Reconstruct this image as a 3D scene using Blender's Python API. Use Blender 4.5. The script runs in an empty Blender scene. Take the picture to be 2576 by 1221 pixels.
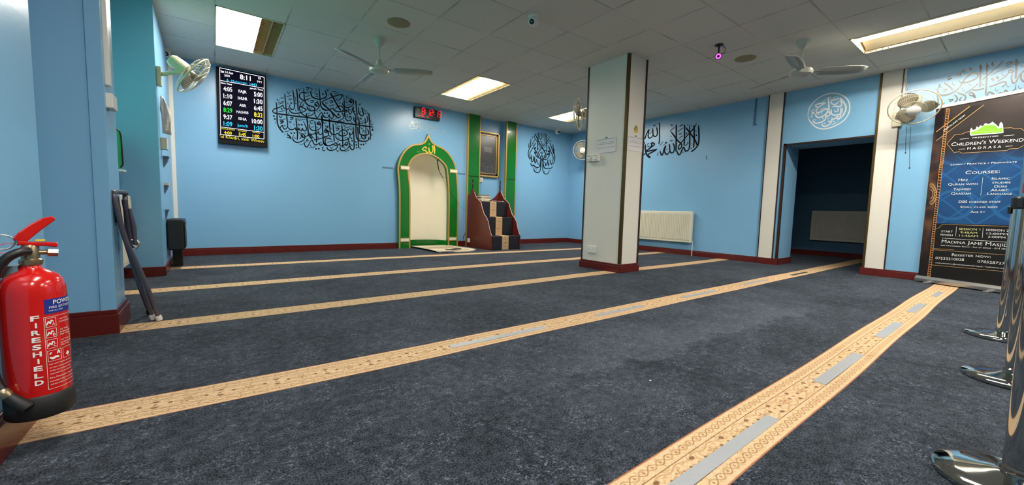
import bpy, bmesh, math, random
from mathutils import Vector, Matrix
PI = math.pi
random.seed(7)
SC = bpy.context.scene
COL = SC.collection

# ------------------------------------------------------------------ camera
FPX, YAW, PIT, ROL = 991.7, math.radians(37.093), math.radians(4.56), math.radians(1.495)
CAMZ, CEIL = 0.735, 2.655
_f = Vector((math.sin(YAW)*math.cos(PIT), math.cos(YAW)*math.cos(PIT), -math.sin(PIT)))
_r = Vector((math.cos(YAW), -math.sin(YAW), 0)); _u = _r.cross(_f)
RR = _r*math.cos(ROL) + _u*math.sin(ROL)
UU = _u*math.cos(ROL) - _r*math.sin(ROL)
O = Vector((0, 0, CAMZ))
cam = bpy.data.cameras.new('camera')
cam.sensor_width = 36; cam.sensor_fit = 'HORIZONTAL'; cam.lens = 36*FPX/2576
cam.clip_start = 0.02; cam.clip_end = 100
camo = bpy.data.objects.new('camera', cam); COL.objects.link(camo)
m = Matrix((RR, UU, -_f)).transposed().to_4x4(); m.translation = O
camo.matrix_world = m
SC.camera = camo
# ------------------------------------------------------------------ world, exposure
w = bpy.data.worlds.new('world'); SC.world = w; w.use_nodes = True
w.node_tree.nodes['Background'].inputs[0].default_value = (0.5, 0.6, 0.7, 1)
w.node_tree.nodes['Background'].inputs[1].default_value = 0.15
vs = SC.view_settings
vs.view_transform = 'Standard'; vs.look = 'None'; vs.gamma = 1; vs.use_curve_mapping = False
vs.exposure = 0.35
SC.cycles.max_bounces = 10; SC.cycles.diffuse_bounces = 6; SC.cycles.glossy_bounces = 5
SC.cycles.sample_clamp_indirect = 6
LAMP = 1.0          # overall lamp factor

# ------------------------------------------------------------------ pixel rays -> points on real planes
def ray(px, py):
    return RR*((px-1288)/FPX) - UU*((py-610.5)/FPX) + _f
def fz(px, py, z=0.0):
    d = ray(px, py); return O + d*((z-CAMZ)/d.z)
def fy(px, py, y):
    d = ray(px, py); return O + d*(y/d.y)
def fx(px, py, x):
    d = ray(px, py); return O + d*(x/d.x)
def plane(P, n):
    P = Vector(P); n = Vector(n).normalized()
    return lambda px, py: O + ray(px, py)*((P-O).dot(n)/ray(px, py).dot(n))

# ------------------------------------------------------------------ mesh builder
class MB:
    def __init__(s): s.v = []; s.f = []; s.m = []; s.uv = {}
    def add(s, vs, fs, mi=0):
        b = len(s.v); s.v += [tuple(p) for p in vs]
        for f in fs: s.f.append([b+i for i in f]); s.m.append(mi)
        return s
    def box(s, x0, x1, y0, y1, z0, z1, mi=0):
        v = [(x, y, z) for z in (z0, z1) for y in (y0, y1) for x in (x0, x1)]
        return s.add(v, [(0,2,3,1), (4,5,7,6), (0,1,5,4), (2,6,7,3), (0,4,6,2), (1,3,7,5)], mi)
    def obox(s, c, ax, ay, az, mi=0):           # centre and three half axes
        c, ax, ay, az = map(Vector, (c, ax, ay, az))
        v = [c+ax*i+ay*j+az*k for k in (-1, 1) for j in (-1, 1) for i in (-1, 1)]
        return s.add(v, [(0,2,3,1), (4,5,7,6), (0,1,5,4), (2,6,7,3), (0,4,6,2), (1,3,7,5)], mi)
    def prism(s, pts, ext, mi=0, mi_side=None):  # planar outline + extrusion vector
        n = len(pts); e = Vector(ext); a = [Vector(p) for p in pts]; b = [p+e for p in a]
        s.add(a+b, [tuple(range(n)), tuple(range(2*n-1, n-1, -1))], mi)
        k = len(s.v)-2*n; ms = mi if mi_side is None else mi_side
        for i in range(n):
            j = (i+1) % n; s.f.append([k+i, k+j, k+n+j, k+n+i]); s.m.append(ms)
        return s
    def tube(s, path, r, n=10, mi=0, caps=True, closed=False):
        P = [Vector(p) for p in path]; N = len(P)
        rs = r if isinstance(r, (list, tuple)) else [r]*N
        T = []
        for i in range(N):
            if closed: t = P[(i+1) % N]-P[i-1]
            else: t = P[min(i+1, N-1)]-P[max(i-1, 0)]
            T.append(t.normalized())
        a = Vector((0, 0, 1)) if abs(T[0].z) < .9 else Vector((1, 0, 0))
        u = T[0].cross(a).normalized(); b = len(s.v)
        for i in range(N):
            u = (u - T[i]*u.dot(T[i])).normalized(); w_ = T[i].cross(u)
            for k in range(n):
                t = 2*PI*k/n; s.v.append(tuple(P[i]+(u*math.cos(t)+w_*math.sin(t))*rs[i]))
        for i in range(N if closed else N-1):
            j = (i+1) % N
            for k in range(n):
                l = (k+1) % n; s.f.append([b+i*n+k, b+i*n+l, b+j*n+l, b+j*n+k]); s.m.append(mi)
        if caps and not closed:
            s.f.append([b+k for k in range(n)][::-1]); s.m.append(mi)
            s.f.append([b+(N-1)*n+k for k in range(n)]); s.m.append(mi)
        return s
    def lathe(s, prof, c=(0, 0, 0), axis=(0, 0, 1), n=32, mi=0):   # prof: (r, h)
        c = Vector(c); ax = Vector(axis).normalized()
        a = Vector((1, 0, 0)) if abs(ax.x) < .9 else Vector((0, 1, 0))
        u = (a - ax*a.dot(ax)).normalized(); w_ = ax.cross(u); b = len(s.v)
        for r, h in prof:
            for k in range(n):
                t = 2*PI*k/n; s.v.append(tuple(c+ax*h+(u*math.cos(t)+w_*math.sin(t))*max(r, 1e-4)))
        for i in range(len(prof)-1):
            for k in range(n):
                l = (k+1) % n; s.f.append([b+i*n+k, b+i*n+l, b+(i+1)*n+l, b+(i+1)*n+k]); s.m.append(mi)
        s.f.append([b+k for k in range(n)][::-1]); s.m.append(mi)
        s.f.append([b+(len(prof)-1)*n+k for k in range(n)]); s.m.append(mi)
        return s

def mesh_of(name, mb, mats, smooth=None):
    me = bpy.data.meshes.new(name)
    me.from_pydata(mb.v, [], mb.f)
    for mm in (mats if isinstance(mats, (list, tuple)) else [mats]): me.materials.append(mm)
    for p, mi in zip(me.polygons, mb.m): p.material_index = mi
    me.update()
    bm = bmesh.new(); bm.from_mesh(me)
    bmesh.ops.recalc_face_normals(bm, faces=bm.faces[:]) if smooth != 'flatdecal' else None
    bm.to_mesh(me); bm.free()
    if smooth and smooth != 'flatdecal':
        for p in me.polygons: p.use_smooth = True
        me.set_sharp_from_angle(angle=math.radians(smooth))
    return me
def obj(name, mb, mats, parent=None, smooth=None, bevel=0):
    me = mesh_of(name, mb, mats, smooth)
    o = bpy.data.objects.new(name, me); COL.objects.link(o)
    if parent is not None:
        o.parent = parent
        o.matrix_parent_inverse = parent.matrix_basis.inverted()
    if bevel:
        b = o.modifiers.new('bevel', 'BEVEL'); b.width = bevel; b.segments = 2; b.limit_method = 'ANGLE'
    return o
def struct(name, mb, mats, **k):
    o = obj(name, mb, mats, **k); o['kind'] = 'structure'; return o
def tag(o, label, cat, group=None, kind=None):
    o['label'] = label; o['category'] = cat
    if group: o['group'] = group
    if kind: o['kind'] = kind
    return o
def thing(name, label, cat, loc=(0, 0, 0), group=None):
    o = bpy.data.objects.new(name, None); o.empty_display_size = .05
    COL.objects.link(o); o.location = loc
    o.matrix_basis = Matrix.Translation(Vector(loc))
    return tag(o, label, cat, group)

# ------------------------------------------------------------------ materials
def lin(c):
    c = c/255 if c > 1 else c
    return c/12.92 if c <= .04045 else ((c+.055)/1.055)**2.4
def rgb(r, g, b): return (lin(float(r)), lin(float(g)), lin(float(b)), 1)
class Nd:
    """tiny arithmetic wrapper over math nodes"""
    nt = None
    def __init__(s, sock): s.s = sock
    @staticmethod
    def op(kind, *a, clamp=False):
        n = Nd.nt.nodes.new('ShaderNodeMath'); n.operation = kind; n.use_clamp = clamp
        for i, x in enumerate(a):
            if isinstance(x, Nd): Nd.nt.links.new(x.s, n.inputs[i])
            else: n.inputs[i].default_value = x
        return Nd(n.outputs[0])
    def __add__(s, o): return Nd.op('ADD', s, o)
    def __radd__(s, o): return Nd.op('ADD', o, s)
    def __sub__(s, o): return Nd.op('SUBTRACT', s, o)
    def __rsub__(s, o): return Nd.op('SUBTRACT', o, s)
    def __mul__(s, o): return Nd.op('MULTIPLY', s, o)
    def __rmul__(s, o): return Nd.op('MULTIPLY', o, s)
    def __truediv__(s, o): return Nd.op('DIVIDE', s, o)
def nabs(a): return Nd.op('ABSOLUTE', a)
def nfr(a): return Nd.op('FRACT', a)
def nlt(a, b): return Nd.op('LESS_THAN', a, b)
def nmax(a, b): return Nd.op('MAXIMUM', a, b)
def nmin(a, b): return Nd.op('MINIMUM', a, b)
def nsin(a): return Nd.op('SINE', a)
def nlen(a, b): return Nd.op('SQRT', a*a+b*b)
def soft(a, lo, hi):   # 1 below lo, 0 above hi
    n = Nd.nt.nodes.new('ShaderNodeMapRange'); n.inputs[1].default_value = lo; n.inputs[2].default_value = hi
    n.inputs[3].default_value = 1; n.inputs[4].default_value = 0
    Nd.nt.links.new(a.s, n.inputs[0]); return Nd(n.outputs[0])
MATS = {}
def mat(name, col=(.5, .5, .5, 1), rough=.5, metal=0, emit=None, es=1, spec=.5, alpha=1, trans=0, noise=None, bump=None, coat=0):
    if name in MATS: return MATS[name]
    mm = bpy.data.materials.new(name); MATS[name] = mm; mm.use_nodes = True
    nt = mm.node_tree; b = nt.nodes['Principled BSDF']
    b.inputs['Base Color'].default_value = col; b.inputs['Roughness'].default_value = rough
    b.inputs['Metallic'].default_value = metal; b.inputs['Specular IOR Level'].default_value = spec
    b.inputs['Alpha'].default_value = alpha; b.inputs['Transmission Weight'].default_value = trans
    b.inputs['Coat Weight'].default_value = coat
    if emit: b.inputs['Emission Color'].default_value = emit; b.inputs['Emission Strength'].default_value = es
    tc = nt.nodes.new('ShaderNodeTexCoord')
    if noise:     # (scale, amount)
        n = nt.nodes.new('ShaderNodeTexNoise'); n.inputs['Scale'].default_value = noise[0]; n.inputs['Detail'].default_value = 4
        nt.links.new(tc.outputs['Object'], n.inputs['Vector'])
        mx = nt.nodes.new('ShaderNodeMixRGB'); mx.blend_type = 'MIX'
        a = noise[1]
        mx.inputs[1].default_value = tuple(max(0, c*(1-a)) for c in col[:3])+(1,)
        mx.inputs[2].default_value = tuple(c*(1+a) for c in col[:3])+(1,)
        nt.links.new(n.outputs['Fac'], mx.inputs[0]); nt.links.new(mx.outputs[0], b.inputs['Base Color'])
    if bump:      # (scale, strength, distance)
        n = nt.nodes.new('ShaderNodeTexNoise'); n.inputs['Scale'].default_value = bump[0]; n.inputs['Detail'].default_value = 5
        nt.links.new(tc.outputs['Object'], n.inputs['Vector'])
        bp = nt.nodes.new('ShaderNodeBump'); bp.inputs['Strength'].default_value = bump[1]; bp.inputs['Distance'].default_value = bump[2]
        nt.links.new(n.outputs['Fac'], bp.inputs['Height']); nt.links.new(bp.outputs[0], b.inputs['Normal'])
    return mm

BLUE = mat('blue_wall_paint', rgb(126, 178, 214), rough=.3, noise=(1.3, .05), bump=(35, .12, .004))
BLUE2 = mat('shade_toned_blue_paint', rgb(64, 104, 132), rough=.5, noise=(2, .06), bump=(30, .1, .003))  # wall blue darkened to put the alcove's shade into the colour; conduit shares it
RED = mat('dark_red_brown_gloss_wood', rgb(92, 30, 26), rough=.25, noise=(9, .2))
WHITEP = mat('cream_panel_board', rgb(222, 217, 206), rough=.42, noise=(1.5, .03))
DGOLD = mat('dark_gold_edge_trim', rgb(84, 68, 34), rough=.35, metal=.6)
GOLD = mat('pale_gold_trim', rgb(196, 160, 92), rough=.35, metal=.35)
BLACKTRIM = mat('dark_brown_trim', rgb(46, 24, 20), rough=.35)
GREEN = mat('glossy_green_paint', rgb(14, 112, 36), rough=.2, noise=(3, .12), coat=.3)
CREAM = mat('cream_niche_plaster', rgb(250, 242, 220), rough=.5)
WPLAST = mat('white_plastic', rgb(226, 224, 216), rough=.35)
CPLAST = mat('aged_cream_plastic', rgb(206, 198, 168), rough=.4)
GPLAST = mat('grey_fan_grille', rgb(150, 144, 128), rough=.35)
BLKP = mat('black_plastic', rgb(16, 16, 18), rough=.35)
BLKG = mat('black_vinyl_lettering', rgb(12, 16, 26), rough=.7, spec=.2)
BLKG2 = mat('glossy_black_vinyl_lettering', rgb(14, 18, 26), rough=.3)
CHROME = mat('polished_chrome', rgb(200, 200, 198), rough=.06, metal=1)
STEEL = mat('brushed_aluminium', rgb(190, 190, 188), rough=.3, metal=.9)
WHITE = mat('white_matt', rgb(235, 233, 228), rough=.6)

def ceiling_mat():
    mm = mat('suspended_ceiling_tile', rgb(214, 210, 200), rough=.85)
    nt = mm.node_tree; Nd.nt = nt; b = nt.nodes['Principled BSDF']
    g = nt.nodes.new('ShaderNodeNewGeometry'); sp = nt.nodes.new('ShaderNodeSeparateXYZ')
    nt.links.new(g.outputs['Position'], sp.inputs[0])
    X, Y = Nd(sp.outputs[0]), Nd(sp.outputs[1])
    a = nabs(nfr((X-.06)/.6+.5)-.5)*.6; c = nabs(nfr((Y-.1545)/.6+.5)-.5)*.6
    ln = nmax(soft(a, .007, .011), soft(c, .006, .009))
    n = nt.nodes.new('ShaderNodeTexNoise'); n.inputs['Scale'].default_value = 2.2; nt.links.new(g.outputs['Position'], n.inputs['Vector'])
    ln = ln*soft(Nd(n.outputs['Fac']), .75, .35)
    n2 = nt.nodes.new('ShaderNodeTexNoise'); n2.inputs['Scale'].default_value = 160; nt.links.new(g.outputs['Position'], n2.inputs['Vector'])
    wn = nt.nodes.new('ShaderNodeTexWhiteNoise'); wn.noise_dimensions = '2D'
    cb = nt.nodes.new('ShaderNodeCombineXYZ')
    nt.links.new(Nd.op('FLOOR', (X-.06)/.6).s, cb.inputs[0]); nt.links.new(Nd.op('FLOOR', (Y-.1545)/.6).s, cb.inputs[1])
    nt.links.new(cb.outputs[0], wn.inputs['Vector'])
    v = (Nd(n2.outputs['Fac'])-.5)*.25 + (Nd(wn.outputs['Value'])-.5)*.05 + 1.0
    vm = nt.nodes.new('ShaderNodeVectorMath'); vm.operation = 'SCALE'; vm.inputs[0].default_value = rgb(214, 210, 200)[:3]
    nt.links.new(v.s, vm.inputs['Scale'])
    mx = nt.nodes.new('ShaderNodeMixRGB'); nt.links.new(ln.s, mx.inputs[0]); nt.links.new(vm.outputs[0], mx.inputs[1])
    mx.inputs[2].default_value = rgb(146, 146, 141)
    nt.links.new(mx.outputs[0], b.inputs['Base Color'])
    bp = nt.nodes.new('ShaderNodeBump'); bp.inputs['Strength'].default_value = .3; bp.inputs['Distance'].default_value = .003
    nt.links.new(n2.outputs['Fac'], bp.inputs['Height']); nt.links.new(bp.outputs[0], b.inputs['Normal'])
    return mm
def carpet_mat():
    mm = mat('dark_navy_carpet', rgb(50, 56, 68), rough=.95, spec=.1)
    nt = mm.node_tree; b = nt.nodes['Principled BSDF']; Nd.nt = nt
    g = nt.nodes.new('ShaderNodeNewGeometry')
    def nz(sc, det=3, rough=.6):
        n = nt.nodes.new('ShaderNodeTexNoise'); n.inputs['Scale'].default_value = sc
        n.inputs['Detail'].default_value = det; n.inputs['Roughness'].default_value = rough
        nt.links.new(g.outputs['Position'], n.inputs['Vector']); return Nd(n.outputs['Fac'])
    fine = nz(190, 2); mid = nz(28, 4, .7); big = nz(1.6, 4); streak = nz(75, 3, .8)
    tuft = Nd.op('SUBTRACT', 1.0, soft(streak, .54, .64))
    spots = tuft*Nd.op('SUBTRACT', 1.0, soft(nz(7, 4), .46, .60))
    # tone step between the two near stripes: lighter pile on the far side of a ragged line
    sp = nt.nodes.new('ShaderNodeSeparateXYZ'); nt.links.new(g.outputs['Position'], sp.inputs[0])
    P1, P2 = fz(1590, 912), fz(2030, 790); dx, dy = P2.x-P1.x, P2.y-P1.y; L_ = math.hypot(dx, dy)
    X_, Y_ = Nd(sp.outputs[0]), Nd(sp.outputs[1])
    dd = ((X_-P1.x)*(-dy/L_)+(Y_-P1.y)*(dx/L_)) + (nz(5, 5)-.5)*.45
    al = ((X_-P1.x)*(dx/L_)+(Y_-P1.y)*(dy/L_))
    tone_step = Nd.op('SUBTRACT', 1.0, soft(dd, -.01, .01))*soft(dd, .12, .7)*soft(nabs(al-L_*.5), L_*.45, L_*.85)
    v = .60 + (fine-.5)*3.4 + (mid-.5)*1.8 + (big-.5)*1.3 + spots*1.9 + tone_step*.45
    v = Nd.op('MAXIMUM', v, .12)
    vm = nt.nodes.new('ShaderNodeVectorMath'); vm.operation = 'SCALE'; vm.inputs[0].default_value = rgb(66, 71, 80)[:3]
    nt.links.new(v.s, vm.inputs['Scale']); nt.links.new(vm.outputs[0], b.inputs['Base Color'])
    b.inputs['Sheen Weight'].default_value = .12; b.inputs['Sheen Tint'].default_value = rgb(160, 175, 190)
    bp = nt.nodes.new('ShaderNodeBump'); bp.inputs['Strength'].default_value = .6; bp.inputs['Distance'].default_value = .004
    nt.links.new((fine+mid).s, bp.inputs['Height']); nt.links.new(bp.outputs[0], b.inputs['Normal'])
    return mm
def border_mat(name='cream_patterned_carpet_border', P=.19, tint=1.0, W=.2):
    """UV: u = metres along, v = 0..1 across"""
    mm = mat(name, rgb(216, 184, 138), rough=.9, spec=.1)
    nt = mm.node_tree; b = nt.nodes['Principled BSDF']; Nd.nt = nt
    uv = nt.nodes.new('ShaderNodeUVMap'); uv.uv_map = 'UVMap'
    sp = nt.nodes.new('ShaderNodeSeparateXYZ'); nt.links.new(uv.outputs[0], sp.inputs[0])
    n = nt.nodes.new('ShaderNodeTexNoise'); n.inputs['Scale'].default_value = 70; n.inputs['Detail'].default_value = 2
    mp = nt.nodes.new('ShaderNodeMapping'); mp.inputs['Scale'].default_value = (1, W, 1)
    nt.links.new(uv.outputs[0], mp.inputs[0]); nt.links.new(mp.outputs[0], n.inputs['Vector'])
    nn = Nd(n.outputs['Fac'])-.5
    U = Nd(sp.outputs[0])+nn*.006; V = (Nd(sp.outputs[1])-.5)*W+nn*.004      # metres
    a = (nfr(U/P)-.5)*P; a2 = (nfr(U/P+.5)-.5)*P; aV = nabs(V)
    ring = nabs(nlen(a, V)-.0145); petals = nabs(nlen(a, V)-.0125-.006*nsin(Nd.op('ARCTAN2', V, a)*6.0))
    flower = nmax(soft(petals, .0025, .005), soft(nlen(a, V), .003, .006))
    leaf = soft(nabs(nlen(nabs(a)-.032, aV*1.8)-.009), .0025, .005)
    bud = soft(nlen(nabs(a)-.052, aV), .006, .009)
    side = nmax(soft(nlen(a2*.6, aV-.024), .005, .009), soft(nlen(a2, V), .003, .006))
    vine = soft(nabs(aV-.030-.006*nsin(U*(2*PI/P*2))), .0016, .003)
    line = soft(nabs(aV-.0425), .0010, .0020)
    zig = soft(nabs(aV-.069-.011*nsin(U*(2*PI/.085))), .002, .0045)
    zig2 = soft(nabs(aV-.069+.011*nsin(U*(2*PI/.085))), .0015, .003)
    zd = soft(nlen((nfr(U/.0425)-.5)*.0425, aV-.069), .003, .006)
    edge = Nd.op('SUBTRACT', 1.0, soft(aV, .093, .097))
    cols = [(rgb(172, 140, 98), nmax(vine, nmax(zig, leaf))), (rgb(150, 112, 74), nmax(flower, nmax(zig2, zd))), (rgb(104, 72, 44), nmax(bud, nmax(side, line))), (rgb(150, 84, 50), edge)]
    n5 = nt.nodes.new('ShaderNodeTexNoise'); n5.inputs['Scale'].default_value = 48; n5.inputs['Detail'].default_value = 1.5
    nt.links.new(mp.outputs[0], n5.inputs['Vector'])
    sq = soft(nabs(Nd(n5.outputs['Fac'])-.5), .012, .03)*soft(aV, .088, .092)
    n6 = nt.nodes.new('ShaderNodeTexNoise'); n6.inputs['Scale'].default_value = 75; n6.inputs['Detail'].default_value = 0
    nt.links.new(mp.outputs[0], n6.inputs['Vector'])
    bl = Nd.op('SUBTRACT', 1.0, soft(Nd(n6.outputs['Fac']), .60, .66))*soft(aV, .036, .040)
    cols[0] = (cols[0][0], nmax(cols[0][1], nmax(sq*.75, bl*.8)))
    last = None
    base = nt.nodes.new('ShaderNodeMixRGB'); base.inputs[1].default_value = rgb(200, 166, 128); base.inputs[2].default_value = rgb(220, 190, 154)
    n3 = nt.nodes.new('ShaderNodeTexNoise'); n3.inputs['Scale'].default_value = 40
    nt.links.new(mp.outputs[0], n3.inputs['Vector']); nt.links.new(n3.outputs['Fac'], base.inputs[0]); last = base.outputs[0]
    for c, msk in cols:
        mx = nt.nodes.new('ShaderNodeMixRGB'); nt.links.new((msk*.85).s, mx.inputs[0]); nt.links.new(last, mx.inputs[1]); mx.inputs[2].default_value = c; last = mx.outputs[0]
    nt.links.new(last, b.inputs['Base Color'])
    return mm
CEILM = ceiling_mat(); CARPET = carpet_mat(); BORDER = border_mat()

# ------------------------------------------------------------------ floor with woven border stripes
def lerp_tab(t, x):
    if x <= t[0][0]: return t[0][1]
    for (a, b), (c, d) in zip(t, t[1:]):
        if x <= c: return b+(d-b)*(x-a)/(c-a)
    return t[-1][1]
STR = [([(-.5, .545), (1, .545), (3, .553), (5, .568), (6.7, .57)], .2), ([(-.5, 1.875), (.9, 1.842), (1.8, 1.858), (5.5, 1.868), (9.8, 1.87)], .2),
       ([(-.5, 3.11), (2, 3.15), (4, 3.2), (5.5, 3.17), (7.1, 3.21)], .19), ([(-.6, 4.35), (2, 4.40), (4.8, 4.415), (7.1, 4.40)], .2), ([(-.5, 5.75), (3, 5.70), (6, 5.61), (7.1, 5.6)], .2)]
def floor():
    me = bpy.data.meshes.new('floor'); xs = [-1.3+.1*i for i in range(114)]
    rows = []
    for x in xs:
        y = [-3.2]
        for t, wd in STR:
            c = lerp_tab(t, x) + .004*math.sin(x*3.1+wd*50); y += [c-wd/2, c+wd/2]
        y.append(8.2); rows.append(y)
    v = [(x, y, 0) for x, ys in zip(xs, rows) for y in ys]; n = len(rows[0]); f = []; mi = []
    for i in range(len(xs)-1):
        for j in range(n-1):
            f.append((i*n+j, (i+1)*n+j, (i+1)*n+j+1, i*n+j+1))
            k = (j-1)//2; stripe = j % 2 == 1
            if stripe and k != 1 and xs[i] > 7.05: stripe = False
            mi.append(1 if stripe else 0)
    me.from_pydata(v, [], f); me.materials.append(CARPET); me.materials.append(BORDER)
    uvl = me.uv_layers.new(name='UVMap')
    for p, k in zip(me.polygons, mi):
        p.material_index = k
        j = (p.index) % (n-1)
        for li in p.loop_indices:
            vi = me.loops[li].vertex_index
            uvl.data[li].uv = (v[vi][0], float((vi % n) > j))
    o = bpy.data.objects.new('floor', me); COL.objects.link(o); o['kind'] = 'structure'
floor()

# ------------------------------------------------------------------ walls
XR = 7.04; YM = 7.02
XA, XB, XC = -.505, -.455, -.415
def walls():
    # mihrab wall with niche opening and shallow recess
    H = CEIL
    mb = MB()
    # wall panels around the niche opening (outline of the opening: pixels on the wall plane)
    nx0, nx1 = 2.86, 3.675; zs = 1.42; cx = (nx0+nx1)/2; rx = (nx1-nx0)/2; rz = .34
    arch = [(cx-rx*math.cos(t), zs+rz*math.sin(t)) for t in [PI*i/24 for i in range(25)]]
    mb.box(-.6, nx0, YM, YM+.12, 0, H); mb.box(nx1, 4.39, YM, YM+.12, 0, H)
    top = [(nx0, YM, H), (nx0, YM, zs)] + [(x, YM, z) for x, z in arch[1:-1]] + [(nx1, YM, zs), (nx1, YM, H)]
    for (a, b) in zip(arch, arch[1:]):
        mb.prism([(a[0], YM, a[1]), (b[0], YM, b[1]), (b[0], YM, H), (a[0], YM, H)], (0, .12, 0))
    mb.box(4.39, 5.04, YM+.11, YM+.2, 0, H)             # back of the shallow recess
    mb.box(5.04, XR+.2, YM, YM+.2, 0, H)
    struct('wall_front', mb, BLUE)
    # curved niche behind the opening
    mb = MB(); n = 24
    pts = [(cx-rx*math.cos(PI*i/n), YM+.0+.42*math.sin(PI*i/n)) for i in range(n+1)]
    hs = [0, .35, .8, 1.2, zs]+[zs+rz*math.sin(PI/2*k/8) for k in range(1, 9)]
    v = []
    for h in hs:
        s_ = 1 if h <= zs else math.sqrt(max(0, 1-((h-zs)/rz)**2))
        v += [(cx+(x-cx)*s_, YM+.02+(y-YM)*s_, h) for x, y in pts]
    f = [(i*(n+1)+j, i*(n+1)+j+1, (i+1)*(n+1)+j+1, (i+1)*(n+1)+j) for i in range(len(hs)-1) for j in range(n)]
    mb.add(v, f)
    o = struct('wall_niche', mb, CREAM, smooth=60)
    # right wall: full-height blue with an opening
    mb = MB(); y0, y1, zt = 1.375, 2.405, 1.853
    mb.box(XR, XR+.56, y1, YM+.2, 0, H); mb.box(XR, XR+.56, -3.2, y0, 0, H); mb.box(XR, XR+.56, y0, y1, zt, H)
    struct('wall_right', mb, BLUE)
    # room beyond the opening
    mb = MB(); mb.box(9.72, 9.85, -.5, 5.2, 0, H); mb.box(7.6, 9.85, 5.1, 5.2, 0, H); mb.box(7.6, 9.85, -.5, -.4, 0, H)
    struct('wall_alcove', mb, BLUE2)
    mb = MB(); mb.box(7.6, 9.85, -.5, 5.2, 2.3, 2.35); struct('ceiling_alcove', mb, CEILM)
    # left wall: piers A, B, C and the recesses between them
    mb = MB()
    ch = .035
    mb.prism([(-1.2, -3.2, 0), (XA, -3.2, 0), (XA, 2.235-ch, 0), (XA-ch*.8, 2.235, 0), (-1.2, 2.235, 0)], (0, 0, H))
    mb.box(-1.2, XB, 3.04, 3.36, 0, H)
    mb.prism([(-1.2, 5.2, 0), (XC, 5.2, 0), (-.435, 7.2, 0), (-1.2, 7.2, 0)], (0, 0, H))
    mb.box(-1.2, -.93, 2.2, 5.2, 0, H)
    struct('wall_left', mb, BLUE)
    mb = MB(); mb.box(XB-.055, XB+.004, 3.03, 3.04, .12, H); mb.box(XB, XB+.006, 3.03, 3.075, .12, H)
    struct('trim_1', mb, BLUE, bevel=.002)
    mb = MB(); mb.box(-1.2, XR+.6, -3.3, -3.2, 0, H); struct('wall_back', mb, mat('olive_brown_panelling', rgb(104, 98, 80), rough=.5))
    # baseboards
    def base(name, segs, h=.1, t=.018):
        mb = MB()
        for (x0, x1, y0, y1) in segs:
            mb.box(x0, x1, y0, y1, 0, h*.82); 
            ix = t*.45 if (x1-x0) < (y1-y0) else 0; iy = t*.45 if (x1-x0) >= (y1-y0) else 0
            mb.box(x0, x1, y0, y1, h*.82, h) if not ix and not iy else mb.box(x0+(ix if segs_dir(name, 'x-') else 0), x1-(ix if segs_dir(name, 'x+') else 0), y0+iy, y1, h*.82, h)
        struct(name, mb, RED, bevel=.003)
    def segs_dir(name, d): return (name == 'baseboard_right') == (d == 'x-')
    base('baseboard_front', [(-.45, 2.66, YM-.02, YM), (3.885, 4.1, YM-.02, YM), (4.39, 5.04, YM+.09, YM+.11), (5.32, XR, YM-.02, YM)], .105)
    base('baseboard_right', [(XR-.02, XR, 2.67, YM), (XR-.045, XR, 2.385, 2.68), (XR-.02, XR+.56, 2.385, 2.405), (XR-.045, XR, .0, 1.395), (XR-.02, XR, -3.2, 0), (XR-.02, XR+.56, 1.375, 1.395), (9.70, 9.72, -.4, 5.1)], .098)
    mb = MB()
    mb.prism([(XA, -3.2, 0), (XA+.018, -3.2, 0), (XA+.018, 2.253, 0), (-1.0, 2.253, 0), (-1.0, 2.235, 0), (XA, 2.235, 0)], (0, 0, .105)); mb.prism([(XA, -3.2, .105), (XA+.010, -3.2, .105), (XA+.010, 2.245, .105), (-1.0, 2.245, .105), (-1.0, 2.235, .105), (XA, 2.235, .105)], (0, 0, .02))
    mb.prism([(-1.0, 3.02, 0), (XB+.018, 3.02, 0), (XB+.018, 3.38, 0), (-1.0, 3.38, 0), (-1.0, 3.36, 0), (XB, 3.36, 0), (XB, 3.04, 0), (-1.0, 3.04, 0)], (0, 0, .11)); mb.prism([(-1.0, 3.028, .11), (XB+.010, 3.028, .11), (XB+.010, 3.372, .11), (-1.0, 3.372, .11), (-1.0, 3.36, .11), (XB, 3.36, .11), (XB, 3.04, .11), (-1.0, 3.04, .11)], (0, 0, .025))
    mb.prism([(-1.0, 5.18, 0), (XC+.018, 5.18, 0), (-.417, 7.0, 0), (-.437, 7.0, 0), (XC, 5.2, 0), (-1.0, 5.2, 0)], (0, 0, .095))
    struct('baseboard_left', mb, RED, bevel=.004)
walls()

FIX = [(.06, 4.9545, 'two'), (3.06, 4.9545, 'mid'), (5.46, 4.9545, 'mid'), (5.46, .1545, 'tray'), (.06, .1545, 'mid'), (3.06, .1545, 'mid'), (.06, -2.2455, 'mid'), (3.06, -2.2455, 'mid'), (5.46, -2.2455, 'mid')]  # last three, behind the camera and unseen, are added as fill light
def ceiling():
    mb = MB()
    xs = sorted({-1.2, XR+.3} | {x for x, y, k in FIX} | {x+.6 for x, y, k in FIX})
    ys = sorted({-3.2, 7.3} | {y for x, y, k in FIX} | {y+1.2 for x, y, k in FIX})
    for a, b in zip(xs, xs[1:]):
        for c, d in zip(ys, ys[1:]):
            if any(abs(a-x) < .01 and abs(b-x-.6) < .01 and abs(c-y) < .01 and abs(d-y-1.2) < .01 for x, y, k in FIX): continue
            mb.add([(a, c, CEIL), (b, c, CEIL), (b, d, CEIL), (a, d, CEIL)], [(0, 1, 2, 3)])
    mb.box(-1.2, XR+.3, -3.2, 7.3, CEIL+.3, CEIL+.32)
    struct('ceiling', mb, CEILM)
ceiling()

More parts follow.
